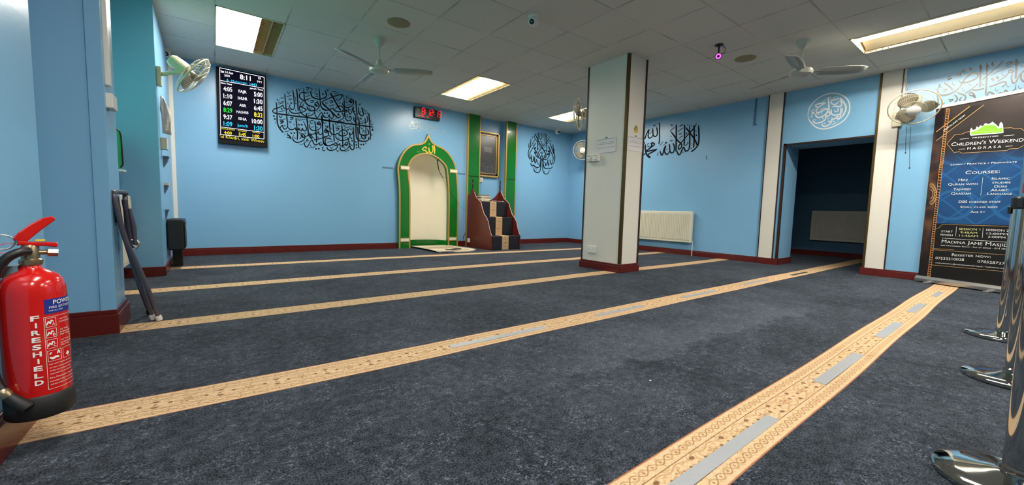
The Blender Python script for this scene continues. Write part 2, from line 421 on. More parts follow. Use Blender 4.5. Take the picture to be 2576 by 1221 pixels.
# ------------------------------------------------------------------ opening trim and pilasters on the right wall
def right_wall_bits():
    mb = MB(); mb.box(XR-.022, XR, 2.47, 2.67, .098, CEIL)
    o = struct('trim_2', mb, WHITEP)
    mb = MB(); mb.box(XR-.022, XR, 1.155, 1.352, .098, CEIL); struct('trim_3', mb, WHITEP)
    mb = MB()
    for y in (2.672, 2.464): mb.box(XR-.028, XR, y-.006, y+.006, .098, CEIL)
    mb.box(XR-.028, XR, 1.147, 1.159, .098, CEIL)
    struct('trim_4', mb, BLACKTRIM)
    mb = MB(); mb.box(XR-.03, XR+.01, 1.350, 1.375, .098, CEIL); struct('trim_5', mb, DGOLD)
    mb = MB()
    mb.box(XR-.012, XR+.02, 2.395, 2.425, .098, 1.875); mb.box(XR-.012, XR+.02, 1.36, 2.425, 1.845, 1.87); mb.box(XR-.012, XR+.02, 1.352, 1.382, .098, 1.87)
    struct('trim_6', mb, BLACKTRIM)
    # thin conduit on the blue wall left of the first strip
    a = fx(1903, 250, XR); b = fx(1901, 313, XR)
    mb = MB(); mb.box(XR-.012, XR, a.y-.01, a.y+.01, b.z, CEIL); mb.box(XR-.012, XR, a.y-.03, a.y+.01, b.z-.01, b.z+.005)
    tag(obj('conduit', mb, BLUE2), 'thin blue-painted conduit dropping from the ceiling left of the first cream wall strip', 'conduit')
right_wall_bits()

def alcove_window_shade():
    pass

# ------------------------------------------------------------------ free-standing pillar
def pillar():
    x0, x1, y0, y1 = 4.012, 4.365, 3.075, 3.715
    t = thing('pillar', 'cream boarded square pillar with dark gold corner strips and red-brown plinth', 'pillar', ((x0+x1)/2, (y0+y1)/2, 0))
    mb = MB(); mb.box(x0, x1, y0, y1, 0, CEIL); obj('shaft', mb, WHITEP, t)
    mb = MB(); mb.box(x0-.006, x0+.03, y0-.006, y0+.03, .11, CEIL); obj('corner_strip', mb, DGOLD, t, bevel=.003)
    for (x, y) in ((x0, y1), (x1, y0), (x1, y1)):
        mb = MB(); mb.box(x-.014, x+.006, y-.014, y+.006, .11, CEIL) if x > x0 else mb.box(x-.006, x+.014, y-.014, y+.006, .11, CEIL)
        obj('corner_strip', mb, BLACKTRIM, t)
    mb = MB(); mb.box(x0-.022, x1+.022, y0-.022, y1+.022, 0, .085); mb.box(x0-.012, x1+.012, y0-.012, y1+.012, .085, .108)
    obj('plinth', mb, RED, t, bevel=.004)
pillar()

# ------------------------------------------------------------------ ceiling lights
def lamp(name, x, y, z, sx, sy, power, parent, col=(1, .95, .86), spread=PI):
    L = bpy.data.lights.new(name, 'AREA'); L.shape = 'RECTANGLE'; L.size = sx; L.size_y = sy
    L.energy = power*LAMP; L.color = col; L.spread = spread
    o = bpy.data.objects.new(name, L); COL.objects.link(o); o.location = (x, y, z)
    if parent is not None: o.parent = parent; o.matrix_parent_inverse = parent.matrix_basis.inverted()
    return o
TROFF = mat('troffer_enamel', rgb(214, 200, 164), rough=.35)
LOUV = mat('satin_louvre_blade', rgb(206, 184, 140), rough=.3)
TUBEM = mat('lit_fluorescent_tube', rgb(255, 250, 235), emit=(1, .95, .86, 1), es=9)
LBL = {(.06, 4.9545): 'square-looking recessed ceiling light above the prayer time screen, half bright half louvred', (3.06, 4.9545): 'recessed louvred ceiling light in front of the red digital clock',
       (5.46, 4.9545): 'far recessed ceiling light partly behind the fan on the pillar', (5.46, .1545): 'long recessed fluorescent tray light at the upper right above the banner',
       (.06, .1545): 'recessed ceiling light above the fire extinguisher', (3.06, .1545): 'recessed ceiling light overhead before the near floor stripe',
       (.06, -2.2455): 'added ceiling light, out of view, filling the back left of the hall', (3.06, -2.2455): 'added ceiling light, out of view, filling the back middle of the hall', (5.46, -2.2455): 'added ceiling light, out of view, filling the back right of the hall'}
def troffer(x, y, kind):
    t = thing('ceiling_light', LBL[(x, y)], 'ceiling light', (x+.3, y+.6, CEIL), 'recessed ceiling lights')
    D = .09
    mb = MB(); e = .012
    for a in ((x, x+e, y, y+1.2), (x+.6-e, x+.6, y, y+1.2), (x, x+.6, y, y+e), (x, x+.6, y+1.2-e, y+1.2)):
        mb.box(*a, CEIL-.006, CEIL+D)
    mb.box(x, x+.6, y, y+1.2, CEIL+D, CEIL+D+.01)
    obj('tray', mb, TROFF, t)
    if kind == 'tray':
        mb = MB()
        mb.prism([(x+.02, y+.03, CEIL+.012), (x+.05, y+.03, CEIL+.0), (x+.09, y+.03, CEIL+.05)], (0, 1.14, 0))
        mb.prism([(x+.30, y+.03, CEIL+.075), (x+.56, y+.03, CEIL+.02), (x+.57, y+.03, CEIL+.03), (x+.32, y+.03, CEIL+.085)], (0, 1.14, 0))
        obj('reflector', mb, TROFF, t)
        mb = MB(); mb.tube([(x+.14, y+.03, CEIL+.018), (x+.14, y+1.15, CEIL+.018)], .026, 12)
        obj('tube', mb, TUBEM, t, smooth=60)
        mb = MB(); mb.box(x+.545, x+.55, y+.02, y+1.18, CEIL-.004, CEIL+.004)
        for k in range(24): mb.box(x+.55, x+.575, y+.03+k*.05, y+.036+k*.05, CEIL-.004, CEIL+.002)
        obj('louvre', mb, BLACKTRIM, t)
        mb = MB(); mb.add([(x+.16, y+.05, CEIL+.06), (x+.28, y+.05, CEIL+.06), (x+.28, y+1.15, CEIL+.06), (x+.16, y+1.15, CEIL+.06)], [(0, 1, 2, 3)])
        obj('lit_panel', mb, mat('lit_tray_panel', (0, 0, 0, 1), emit=(1, .94, .84, 1), es=150), t)
        return
    if kind == 'two': a, b = x+.02, x+.385
    else: a, b = x+.13, x+.47
    # softly bulging lit diffuser
    mb = MB(); n = 8; v = []
    for i in range(n+1):
        q = i/n; zz = CEIL+.034-.026*math.sin(PI*q)
        v += [(a+(b-a)*q, y+.02, zz), (a+(b-a)*q, y+1.18, zz)]
    mb.add(v, [(2*i, 2*i+1, 2*i+3, 2*i+2) for i in range(n)])
    obj('lit_diffuser', mb, mat('lit_diffuser_sheet', (0, 0, 0, 1), emit=(1, .94, .84, 1), es=36), t)
    rng = [(b, x+.588)] + ([(x+.012, a)] if kind == 'mid' else [])
    for (c, d) in rng:
        mb = MB(); near, far = (c, d) if c == b else (d, c)
        if kind == 'two':
            m_ = (c+d)/2
            mb.prism([(c, y+.015, CEIL+.075), (m_, y+.015, CEIL+.02), (m_+.012, y+.015, CEIL+.02), (d, y+.015, CEIL+.075), (d, y+.015, CEIL+.085), (c, y+.015, CEIL+.085)], (0, 1.17, 0))
        else:
            mb.prism([(near, y+.015, CEIL+.045), (far, y+.015, CEIL+.002), (far, y+.015, CEIL+.055), (near, y+.015, CEIL+.055)], (0, 1.17, 0))
        obj('reflector', mb, TROFF if kind != 'two' else mat('bronzed_reflector', rgb(196, 168, 122), rough=.35), t)
        mb = MB()
        for k in range(17 if kind == 'two' else 22):
            st = 1.14/(17 if kind == 'two' else 22)
            mb.box(c, d, y+.03+k*st, y+.0325+k*st, CEIL-.002, CEIL+(.044 if kind == 'two' else .03))
        if kind == 'two':
            mb.box(c, c+.004, y+.015, y+1.185, CEIL-.004, CEIL+.07); mb.box((c+d)/2-.004, (c+d)/2+.004, y+.015, y+1.185, CEIL-.004, CEIL+.02)
            tb = MB(); tb.tube([(c+.05, y+.04, CEIL+.060), (c+.05, y+1.16, CEIL+.060)], .008, 8); obj('tube', tb, TUBEM, t)
        obj('louvre', mb, LOUV if kind != 'two' else mat('tan_louvre_blade', rgb(190, 160, 116), rough=.3), t)
for x, y, k in FIX: troffer(x, y, k)

# ------------------------------------------------------------------ lettering and strokes
def catmull(P, k=5):
    if len(P) < 3: 
        a, b = P; return [(a[0]+(b[0]-a[0])*i/4, a[1]+(b[1]-a[1])*i/4) for i in range(5)]
    Q = [P[0]]+P+[P[-1]]; out = []
    for i in range(1, len(Q)-2):
        p0, p1, p2, p3 = Q[i-1:i+3]
        for j in range(k):
            t = j/k
            out.append(tuple(.5*(2*p1[a]+(p2[a]-p0[a])*t+(2*p0[a]-5*p1[a]+4*p2[a]-p3[a])*t*t+(3*p1[a]-p0[a]-3*p2[a]+p3[a])*t**3) for a in (0, 1)))
    out.append(P[-1]); return out
def stroke(mb, P, wd, fn, nib=True, mi=0, alif=False):
    c = catmull(P); n = len(c); L = []; Rr = []
    for i, (x, y) in enumerate(c):
        a, b = c[max(0, i-1)], c[min(n-1, i+1)]
        dx, dy = b[0]-a[0], b[1]-a[1]; l = math.hypot(dx, dy) or 1; dx /= l; dy /= l
        s = wd/2
        if nib:
            s *= .62+.42*abs(dx*.55+dy*.83*0.6)+.15
            e = min(i, n-1-i)/max(1, n-1); s *= min(1, .35+e*7)
        L.append((x-dy*s, y+dx*s)); Rr.append((x+dy*s, y-dx*s))
    v = [fn(*p) for p in L]+[fn(*p) for p in Rr]
    mb.add(v, [(i, i+1, n+i+1, n+i) for i in range(n-1)], mi)
def parse(s): return [tuple(float(q) for q in p.split(',')) for p in s.split()]
def calligraphy(mb, spec, ox, oy, sc, pf, wk=1.0):
    """spec lines: width|x,y x,y ...   D x,y = diamond dot, V = tick, W = shadda, B x,y x,y = bar, H = hook"""
    fn = lambda x, y: pf(ox+x/sc, oy+y/sc)
    for ln in spec.strip().split('\n'):
        for it in ln.split(';'):
            it = it.strip()
            if not it: continue
            k, rest = it.split(None, 1) if '|' not in it.split()[0] else (it.split('|', 1)[0], it.split('|', 1)[1])
            P = parse(rest)
            if k[0] == 'D':
                r = float(k[1:] or 34)
                for x, y in P: mb.add([fn(x-r, y-r*.1), fn(x-r*.1, y-r), fn(x+r, y+r*.1), fn(x+r*.1, y+r)], [(0, 1, 2, 3)])
            elif k[0] == 'V':
                r = float(k[1:] or 42)
                for x, y in P:
                    stroke(mb, [(x-r*1.2, y-r), (x+r*.2, y+r)], 17*wk, fn); stroke(mb, [(x+r*.2, y+r), (x+r*1.1, y-r*.8)], 10*wk, fn)
                    mb.add([fn(x+r*.7, y-r*.8), fn(x+r, y-r*1.1), fn(x+r*1.35, y-r*.8), fn(x+r*1.0, y-r*.45)], [(0, 1, 2, 3)])
            elif k[0] == 'W':
                r = float(k[1:] or 38)
                for x, y in P:
                    stroke(mb, [(x-r, y-r*.7), (x-r*.9, y+r*.5), (x-r*.1, y+r*.5), (x, y-r*.6)], 12*wk, fn)
                    stroke(mb, [(x, y-r*.6), (x+r*.05, y+r*.5), (x+r, y+r*.4), (x+r, y-r*.9)], 12*wk, fn)
            elif k[0] == 'H':
                r = float(k[1:] or 22)
                for x, y in P: stroke(mb, [(x-r*.7, y-r*1.6), (x-r*.8, y-r*.2), (x+r*.2, y+r*.8), (x+r, y-r*.2)], 13*wk, fn)
            elif k[0] == 'E':
                for i in range(0, len(P), 1):
                    x, y = P[i]; stroke(mb, [(x-52, y-22), (x-5, y-34), (x+48, y-24), (x+30, y+12), (x-45, y+38)], 24*wk, fn)
            elif k[0] == 'B': stroke(mb, P, 15*wk, fn, nib=False)
            else: stroke(mb, P, float(k)*wk, fn)

CAL1 = '''34|90,895 220,930 500,965 800,1010 1120,1045 1400,1085 1709,1128
28|385,655 330,710 200,765 110,790 72,850 90,895;26|180,570 195,700 205,900 213,1200;28|445,310 460,500 480,700 500,950 518,1200
24|378,655 400,705 440,770 520,790 570,760 590,700 605,640;28|685,200 712,350 735,600 740,740 700,800 640,790 600,740
32|805,160 830,400 845,650 855,855;28|575,770 600,840 660,900 760,920 900,905 1020,870 1100,820 1080,790 980,735 930,712 1000,680 1035,600
30|1020,140 1035,350 1050,500 1090,600 1180,680 1290,705 1350,750 1370,800 1300,840 1200,830 1140,760 1125,690
28|1130,320 1040,275 950,285 895,340 900,420 960,490 1040,520 1140,495 1240,440;26|1040,530 960,590 910,680 895,780 920,860 980,940 1080,1000 1180,1000 1290,960 1350,890 1372,850
30|1250,220 1245,300 1280,400 1370,460 1500,482 1620,462 1725,430;28|1495,140 1520,400 1540,620 1570,730 1640,790 1720,812
30|1709,500 1600,560 1610,620 1709,730;28|1500,690 1430,700 1370,660 1385,600 1440,590 1485,640 1500,690 1480,750 1400,830 1280,850;20|1500,690 1535,660;30|1385,640 1440,700
24|1370,860 1375,960 1430,1050 1480,1020 1530,930 1575,900 1610,960 1660,1020 1725,1045;30|1105,900 1120,1050 1135,1210;26|1565,980 1582,1210
D34 350,780 640,605 110,1000 140,1095 1615,330 1665,915;E 1140,160 1275,560 650,1080 350,1180
V 245,510 560,290 900,190 1165,270 1280,165 1220,770 320,1030 880,1110;V30 1530,830 600,1180;W 365,440 610,480 1420,330;W28 1180,920
B 240,600 420,545;B 240,640 420,590;B 500,405 650,370;B 250,870 440,835;B 1090,405 1210,370;B 1375,410 1480,395;B 270,1125 470,1085;B 930,1130 1080,1090;B 1180,1165 1330,1130
H 785,615 905,570 790,835 975,825 575,915 895,970 1450,550 545,620;12|755,400 780,480 770,560;10|1400,140 1380,190 1440,210;10|1280,300 1350,280 1420,220;14|1440,850 1480,900'''
CAL2 = '''28|0,472 90,430 138,380 130,320 95,210;34|250,290 340,430 480,680 590,845;28|0,770 60,810 150,830 230,800 345,750
28|0,560 150,490 330,412 500,360 625,352 620,400 560,480 480,570;34|8,590 100,690 200,790 300,880 400,980 480,1050 540,1050 582,990
30|345,750 360,800 420,850 550,872 700,840 770,830 720,900;26|400,800 470,720 560,690 640,740 660,800 620,845;26|670,350 685,600 695,800 705,980 730,1090 800,1152 880,1130 900,1070 870,1010 830,1040 830,1105
28|645,560 640,650 690,712 780,742 880,710 960,640 955,540 900,490 850,530 870,590 950,600;28|860,520 930,590
26|0,900 40,1000 120,1052 200,1020 220,960 240,1030 300,1072 350,1030 330,950 270,850 230,800;24|610,880 660,1000;26|690,900 680,990 640,1080 560,1130 470,1165
24|810,760 810,860 860,950 910,880 940,770 970,720 960,820 1000,940 1060,972 1110,920;30|1035,520 1060,800 1080,975;28|1120,720 1130,880 1180,970 1240,1002 1275,950 1250,850 1215,720
24|970,1010 975,1120 1030,1195 1100,1218 1200,1221 1320,1210 1390,1170 1400,1080 1375,980;28|1080,980 1080,1150;26|1015,1020 1030,1215;26|1125,1040 1140,1215;30|1435,910 1450,1050 1460,1215;26|1320,1050 1330,1215
34|0,1110 220,1145 700,1205;28|215,1060 240,1215;D34 30,330 80,915 165,915 1195,1085;D28 775,965 775,1025;E 285,570
22|530,930 480,935 500,960 540,970 480,985;B 290,265 450,240;B 370,310 530,290;B 730,490 910,440;B 200,700 390,655;B 740,680 900,635;B 510,615 590,600;B 1290,855 1380,835;B 280,1110 450,1085;B 1180,1170 1280,1145
V 185,205 140,605 460,480 770,410 770,580 860,800;W 1150,640 1360,910;H 1010,860 1190,870 680,1150 925,1200 1505,1160 1285,800;12|960,470 990,560;10|190,320 190,400;14|740,900 770,850 720,780'''
CAL3 = '''32|205,0 213,200 250,340 330,460 405,540;28|505,0 525,200 530,330 500,400 440,430 400,390 365,310 320,360 290,420
28|530,330 560,400 620,440 700,440 760,390 790,450 850,450 870,390 900,450 960,460 980,400 1010,460 1090,480 1112,420 1080,330 1010,180;32|785,80 805,250 820,430 835,600 825,770
26|1220,240 1205,350 1250,440 1350,470 1450,450 1540,390 1550,290 1500,210 1440,230 1450,280 1540,300;30|1365,170 1385,330 1400,500 1420,700 1410,850
34|1125,40 1150,350 1172,560 1190,620 1250,700 1270,740;26|1175,560 1240,580 1330,580 1380,540 1400,600 1440,560 1470,500 1500,580 1560,595 1590,540
28|1270,740 1290,680 1250,620 1180,610 1100,650 1010,680 950,640 960,580 1010,580 1060,640 1060,700 1000,780 880,830 790,830 710,770 690,690 720,600
26|1709,640 1600,700 1450,740 1330,762;26|1040,780 1045,880 1080,960 1140,972 1190,880 1240,790 1290,770 1330,870 1400,912 1470,880 1500,850 1530,920 1600,900 1640,820
30|1570,0 1600,300 1620,700 1640,850 1709,935;18|1120,720 1165,790 1115,785 1120,740;13|920,910 1030,870 1130,800;28|960,600 1010,670;28|1455,240 1530,300
D34 110,25 140,120 880,295 965,295 640,550 735,545 1405,1035 1490,1030;E 650,98 350,220;B 270,148 470,105;B 930,155 1080,110;B 1180,185 1330,150;B 1250,375 1340,345;B 440,510 590,480;B 1190,1010 1380,965
V 310,50 880,130 1270,240 915,540;V36 610,210;18|1640,970 1590,990 1620,1010 1595,1050 1640,1092 1700,1070;H 450,320 740,290 1350,700 1250,940 1560,840 770,700 1080,550 1475,680 1440,375
20|510,540 540,600 600,640 640,720;20|510,640 560,620 620,700;18|560,590 600,680 650,740;16|500,690 560,680 600,720;20|915,680 940,700 895,730;12|150,210 180,260;14|430,570 450,610;12|620,330 630,380;14|870,870 880,900;12|1300,1020 1320,1040'''
CAL4 = '''32|10,0 20,400 35,700 50,850 110,920 200,940;34|0,145 220,175 600,235 1040,290 1340,335 1590,368;28|215,90 240,400 260,520 330,590 420,590 480,540;30|335,250 360,500 370,700 375,815
28|200,510 130,540 80,490 110,440 170,470 200,540 190,620 100,680 0,700;20|200,510 240,490;28|480,540 520,600 620,640 740,610 785,550 740,480 660,450 590,470 540,520 520,590
30|605,280 630,600 640,1015;26|420,600 430,680 500,750 640,780 780,740 850,690 860,620 840,540 880,590 935,560 930,490;30|790,680 830,830 870,1000 930,1062 985,1020 985,800 970,500 960,330
32|1030,0 1040,300 1045,550 1070,700 1130,770 1250,802 1380,790 1440,730 1420,660;30|1130,40 1145,300 1150,520 1190,590 1290,612 1400,600 1435,540 1390,400
24|1340,230 1355,735;28|1450,0 1470,400 1490,650 1470,765;30|1090,350 1110,600 1125,1025;28|1200,600 1230,690 1300,732 1330,690 1290,630 1240,620;18|1230,560 1280,450 1300,560
30|300,750 220,710 130,720 95,800 120,900 200,940 320,900 360,880;28|360,880 420,850 465,890 430,930 370,910 370,870;28|480,920 460,1000 380,1060 260,1082 170,1040 155,970
26|430,920 510,910 540,870 560,930 640,950 690,900 740,830 790,860 770,930 700,920;28|555,960 570,1050 620,1092 720,1070 800,1010 825,950;28|95,450 180,530;28|700,870 770,930
D32 795,445 905,710 925,790 1055,915 1065,1000 1200,900 1275,900;D26 690,555 490,820;E 140,368 475,432
B 410,375 560,330;B 680,400 910,340;B 680,700 760,685;B 165,835 340,795;B 690,1130 850,1070;B 1150,725 1210,710
V 80,240 440,280 700,315 880,425 1230,400 250,640 290,995 485,1095 920,915;V36 1050,820 1530,280;20|1590,420 1530,430 1550,450 1580,465 1530,480;H 290,410 530,700 700,1000 1530,600 1350,870 1175,1010'''
CAL5 = '''20|265,110 345,290 445,480 530,620 545,700 520,740 500,690 535,640;14|225,180 300,290 420,510;20|640,215 560,330 440,480 350,600 330,660 355,705 375,660 350,620;14|655,285 570,385 470,515
18|160,240 150,380 120,500 92,600 100,700 145,800;16|265,260 200,370 125,500;18|290,340 220,460 140,600 132,680 165,770;18|720,380 730,500 752,620 772,720 760,820 720,900;16|640,350 690,480 740,640;16|600,420 660,560 720,690 732,760 700,850
18|355,80 345,180 345,260 330,340 325,450 330,570;16|550,110 555,250 560,380 565,500 555,600;14|400,100 380,200 400,260 430,250 430,80;14|465,90 470,240;16|510,100 520,200 515,280 480,270;14|265,120 250,200
14|440,300 440,380 460,420 480,360;12|500,310 525,320 505,350;20|440,650 410,740 400,900 408,1000 380,1090 310,1112 240,1060 240,985;20|440,650 470,760 475,900 500,985 550,1012 610,1000 650,1010 690,990 710,950
18|440,740 462,850 460,1000 480,1100 540,1152 600,1130 620,1060;14|440,740 425,850 412,990;18|240,570 280,660 340,730 390,742 410,690;18|640,620 620,700 570,770 510,780 480,740
34|255,470 280,500;34|270,575 305,600;34|595,560 620,590;34|585,630 615,655;18|290,450 240,500 290,560 300,620 250,600;18|620,530 640,600 590,660 570,620
20|180,650 175,740 182,832 215,820 230,760 238,680;20|240,700 250,800 270,872 295,830 302,760;14|330,790 325,860 350,905 370,860;16|640,770 660,860 690,915 700,850;18|580,790 590,880 610,932 625,860;16|510,830 530,900 540,942 560,860
22|150,870 170,920 200,940 230,920 260,960 330,987 380,950 398,880;16|400,590 440,632 480,590;12|440,560 440,620;D15 235,380 215,415 345,500 375,520 640,470 665,520 510,545 540,545 265,730 260,770 260,820 605,800 605,850 395,320
14|120,350 105,400 100,480;12|190,180 200,240;12|320,90 310,150;12|650,340 690,300;14|750,500 760,560;10|600,210 630,180;12|350,1050 360,1040;12|500,1070 520,1090;12|280,1000 300,1050;12|640,1050 650,1080;12|200,990 215,960'''
CALK = '''28|605,80 602,300 602,500 583,645;30|520,200 545,300 540,400 490,445 440,410 430,300 420,230;28|430,400 400,460 340,485 310,430 320,330 335,270 290,330 250,430 235,510
36|1030,130 1030,500 1022,840;32|885,310 950,390 1050,530 1160,640 1160,720 1100,772 1090,700 1150,610 1300,430 1480,230 1550,100;36|1240,130 1240,400 1230,685
34|1370,140 1375,400 1370,700 1330,800 1260,812 1220,720 1180,780 1140,880 1100,912 1060,860 1050,800;36|1270,210 1370,340 1500,520 1570,680;36|1480,150 1490,450 1472,740;38|1600,150 1612,450 1590,650 1500,770 1400,838
32|940,610 980,700 970,820 920,865 870,830 860,700 850,630;32|860,800 820,890 770,895 730,830 740,750 760,680 720,760 690,880 660,925 625,860 620,800
34|270,812 400,680 390,620 440,610 470,650 400,710 270,820 400,800 540,762;36|540,770 440,830 330,890 310,940 375,975;38|235,640 240,780 270,900 330,970 370,977
V30 920,155;B 870,300 990,210;B 1075,320 1200,220;B 1090,500 1200,420;B 280,650 340,615;W30 1130,370 910,545 470,155;W20 315,690;22|1290,340 1300,370 1270,380;22|1540,390 1550,420 1520,425;22|760,580 780,610 740,610;22|1310,590 1330,620 1250,690;14|600,675 650,630 690,570;12|690,680 750,625
20|1110,180 1150,170 1185,130 1180,170;D14 1145,525 1300,515 1420,635 390,330 1430,170;12|1520,270 1545,330;14|890,420 905,460;12|1310,140 1330,170;14|1405,730 1425,770;14|1200,830 1210,870;14|575,850 550,900 560,940;20|350,350 365,380;14|780,750 795,790;12|530,130 600,90'''
CALM = '''30|90,760 100,650 150,500 260,350 420,220 620,120 830,80 1040,110 1200,190 1300,300 1345,440 1340,600 1290,740 1180,890 1010,1010 820,1100 620,1150 450,1145 300,1080 180,960 110,850 90,755
38|700,190 715,400 725,610;32|650,355 450,390 330,430 340,490 400,500 500,440 650,350;36|400,520 350,600 320,680 340,780 420,812 540,770 640,690 680,600 660,550 560,590 440,650 300,682 220,660 205,590
32|260,850 250,930 330,982 460,960 580,900 622,830 620,750 680,770 750,720 740,640 690,660 640,720;30|1050,240 940,260 820,300 780,350 820,400 920,412 1050,310;38|820,490 900,470 1020,480 1100,440 1080,300 1070,230 1160,350 1230,480 1212,620 1150,740 1080,830
32|800,560 790,660 820,720 920,742 1040,710 1110,640 1120,500;32|1080,500 1075,700 1040,850 970,840 960,790 1020,780;26|880,580 910,630 980,620 1010,560 960,550;32|970,800 900,840 850,870 800,830 810,900 770,980 690,1050 590,1082 520,1040 520,980
26|690,930 760,920 720,960;D26 205,730 540,840 690,830;B 760,280 930,190 1000,200 1000,260;B 540,330 620,280;B 460,570 620,520;B 800,1030 960,970;V24 270,590 205,790 320,880 590,990 880,940;D14 430,880 610,230 1150,690 450,1020 980,920;22|380,710 420,710 400,730;V20 500,680 770,200'''
CALR = '''42|1055,200 1052,400 1040,735;40|1200,165 1195,500 1168,900;48|1865,70 1870,300 1850,535;30|1575,115 1450,240 1250,420 1095,545;20|1785,238 1500,340 1285,455
36|560,560 600,612 700,612 860,570 980,500 990,420 930,390 830,420 720,510 640,610 600,690 520,780 380,862 240,902 120,890 80,820 90,740 150,640;34|220,620 300,670 435,785;28|1000,630 850,770 700,860;34|860,785 1000,778 1140,750
32|510,830 600,870 700,910 712,980 650,1042 590,1040 590,980 640,940;34|450,890 520,950 510,1030 430,1100 330,1150 180,1180 100,1110 90,1000 60,900;32|790,900 860,910 930,940 890,870 830,840 780,885;32|925,930 920,1000 890,1050 830,1075
32|1240,720 1400,660 1560,600 1640,600 1600,670 1530,720;34|1860,650 1840,770 1740,832 1680,830 1620,790 1580,862 1500,850 1400,902 1340,870 1260,830 1210,890 1200,980 1260,1012 1370,1000 1380,950 1270,960
26|1690,380 1720,330 1800,350 1780,380 1700,390 1600,490 1420,600;36|1780,400 1755,520 1790,622 1860,600 1910,500 1960,420 2060,330;38|1980,420 1975,530 2050,602;34|980,1030 1060,970 1130,1010;30|1880,820 1935,925
D44 530,430 680,350;D46 825,300 1330,540 1440,500;22|600,470 620,380 690,340;24|1630,190 1700,150 1780,150 1700,200 1640,235;26|190,770 290,770 200,830;26|320,1010 430,1000 350,1052;22|380,470 310,510 330,540 400,510 310,560
H34 1135,400 1570,430 440,650 140,700 670,780 1110,650 1420,780 1680,690 1950,730 2000,230 205,1075 825,660;26|1300,230 1330,150 1340,240;16|1620,940 1750,900;14|620,1100 820,1030;40|1040,230 1080,300;40|1190,190 1240,260;44|1860,110 1920,170'''
CALG = '''22|340,260 350,400 400,540 550,580 620,520;20|480,270 480,450;20|590,270 590,430;20|670,380 680,480;24|200,690 300,702 380,670 520,680 620,600;22|170,600 200,500 300,400 330,300;24|620,800 700,822 780,760 800,700 760,600 700,640
22|900,290 900,460;20|1010,340 1040,440;24|1165,520 1190,740;20|860,500 900,640 960,740 1080,740 1100,660;20|1200,450 1240,560 1200,620;20|1110,780 1150,880 1280,850;20|1400,720 1420,780;20|1280,850 1500,800 1600,700;16|1600,500 1750,700;18|1810,440 1830,680
22|1440,460 1500,520 1450,560;20|1500,940 1620,930;20|1760,960 1850,972 1930,910;24|1900,800 2000,830 2035,900 1930,880;20|2000,720 2010,790;20|1700,760 1740,800;18|700,500 720,550 800,560;18|240,420 280,560 200,600;18|400,300 430,450;18|760,300 770,470;18|1080,380 1090,560
18|1330,480 1290,600 1380,640;18|1430,620 1500,700 1560,760;16|1520,540 1560,640;18|640,520 620,640 560,700;18|920,520 1000,560 1040,520'''
CALA = '''19|680,700 692,770 690,840;17|655,705 668,780 640,825 610,800 603,735;16|612,800 580,818 555,790 560,735 530,740 505,770 540,785 575,745;9|600,680 612,692 622,680'''

def decals():
    GOLDV = mat('pale_gold_vinyl', rgb(196, 190, 164), rough=.3, metal=.2)
    WHV = mat('white_vinyl_lettering', rgb(232, 236, 240), rough=.35)
    YEL = mat('yellow_gold_paint', rgb(226, 196, 60), rough=.35)
    pf = lambda a, b: fy(a, b, YM-.0015)
    mb = MB()
    for s, ox, oy in ((CAL1, 680, 210), (CAL2, 810, 210), (CAL3, 680, 290), (CAL4, 810, 290)): calligraphy(mb, s, ox, oy, 12.207, pf, 1.26)
    tag(obj('wall_lettering', mb, BLKG, smooth='flatdecal'), 'wide oval of black Arabic calligraphy on the blue wall right of the prayer time screen', 'wall lettering', 'Arabic wall calligraphy')
    mb = MB(); calligraphy(mb, CAL5, 1320, 325, 10.176, pf, 1.2)
    tag(obj('wall_lettering', mb, BLKG, smooth='flatdecal'), 'upright egg-shaped black Arabic calligraphy with crossing strokes, right of the green pilasters', 'wall lettering', 'Arabic wall calligraphy')
    mb = MB(); calligraphy(mb, CALG, 1020, 290, 20.345, pf, 1.0)
    tag(obj('wall_lettering', mb, GOLDV, smooth='flatdecal'), 'pale gold Arabic lettering under the red digital clock', 'wall lettering', 'Arabic wall calligraphy')
    pf = lambda a, b: fx(a, b, XR-.0015)
    mb = MB(); calligraphy(mb, CALK, 1600, 300, 10.178, pf, 1.12)
    # part of the second word hidden behind the pillar
    calligraphy(mb, '30|150,300 170,420 235,500;30|60,560 150,640 235,600;30|120,300 110,520 90,700;34|60,900 160,930 240,880', 1600, 300, 10.178, pf)
    tag(obj('wall_lettering', mb, BLKG, smooth='flatdecal'), 'black Arabic calligraphy with tall crossing strokes on the wall above the white radiator', 'wall lettering', 'Arabic wall calligraphy')
    mb = MB(); calligraphy(mb, CALM, 2025, 228, 11.967, pf, 1.3)
    tag(obj('wall_lettering', mb, WHV, smooth='flatdecal'), 'round white Arabic calligraphy medallion above the dark opening', 'wall lettering', 'Arabic wall calligraphy')
    mb = MB(); calligraphy(mb, CALR, 2350, 140, 9.044, pf, 1.15)
    tag(obj('wall_lettering', mb, BLKG2, smooth='flatdecal'), 'large black Arabic calligraphy on the wall above the event banner', 'wall lettering', 'Arabic wall calligraphy')
    return YEL
YEL = decals()

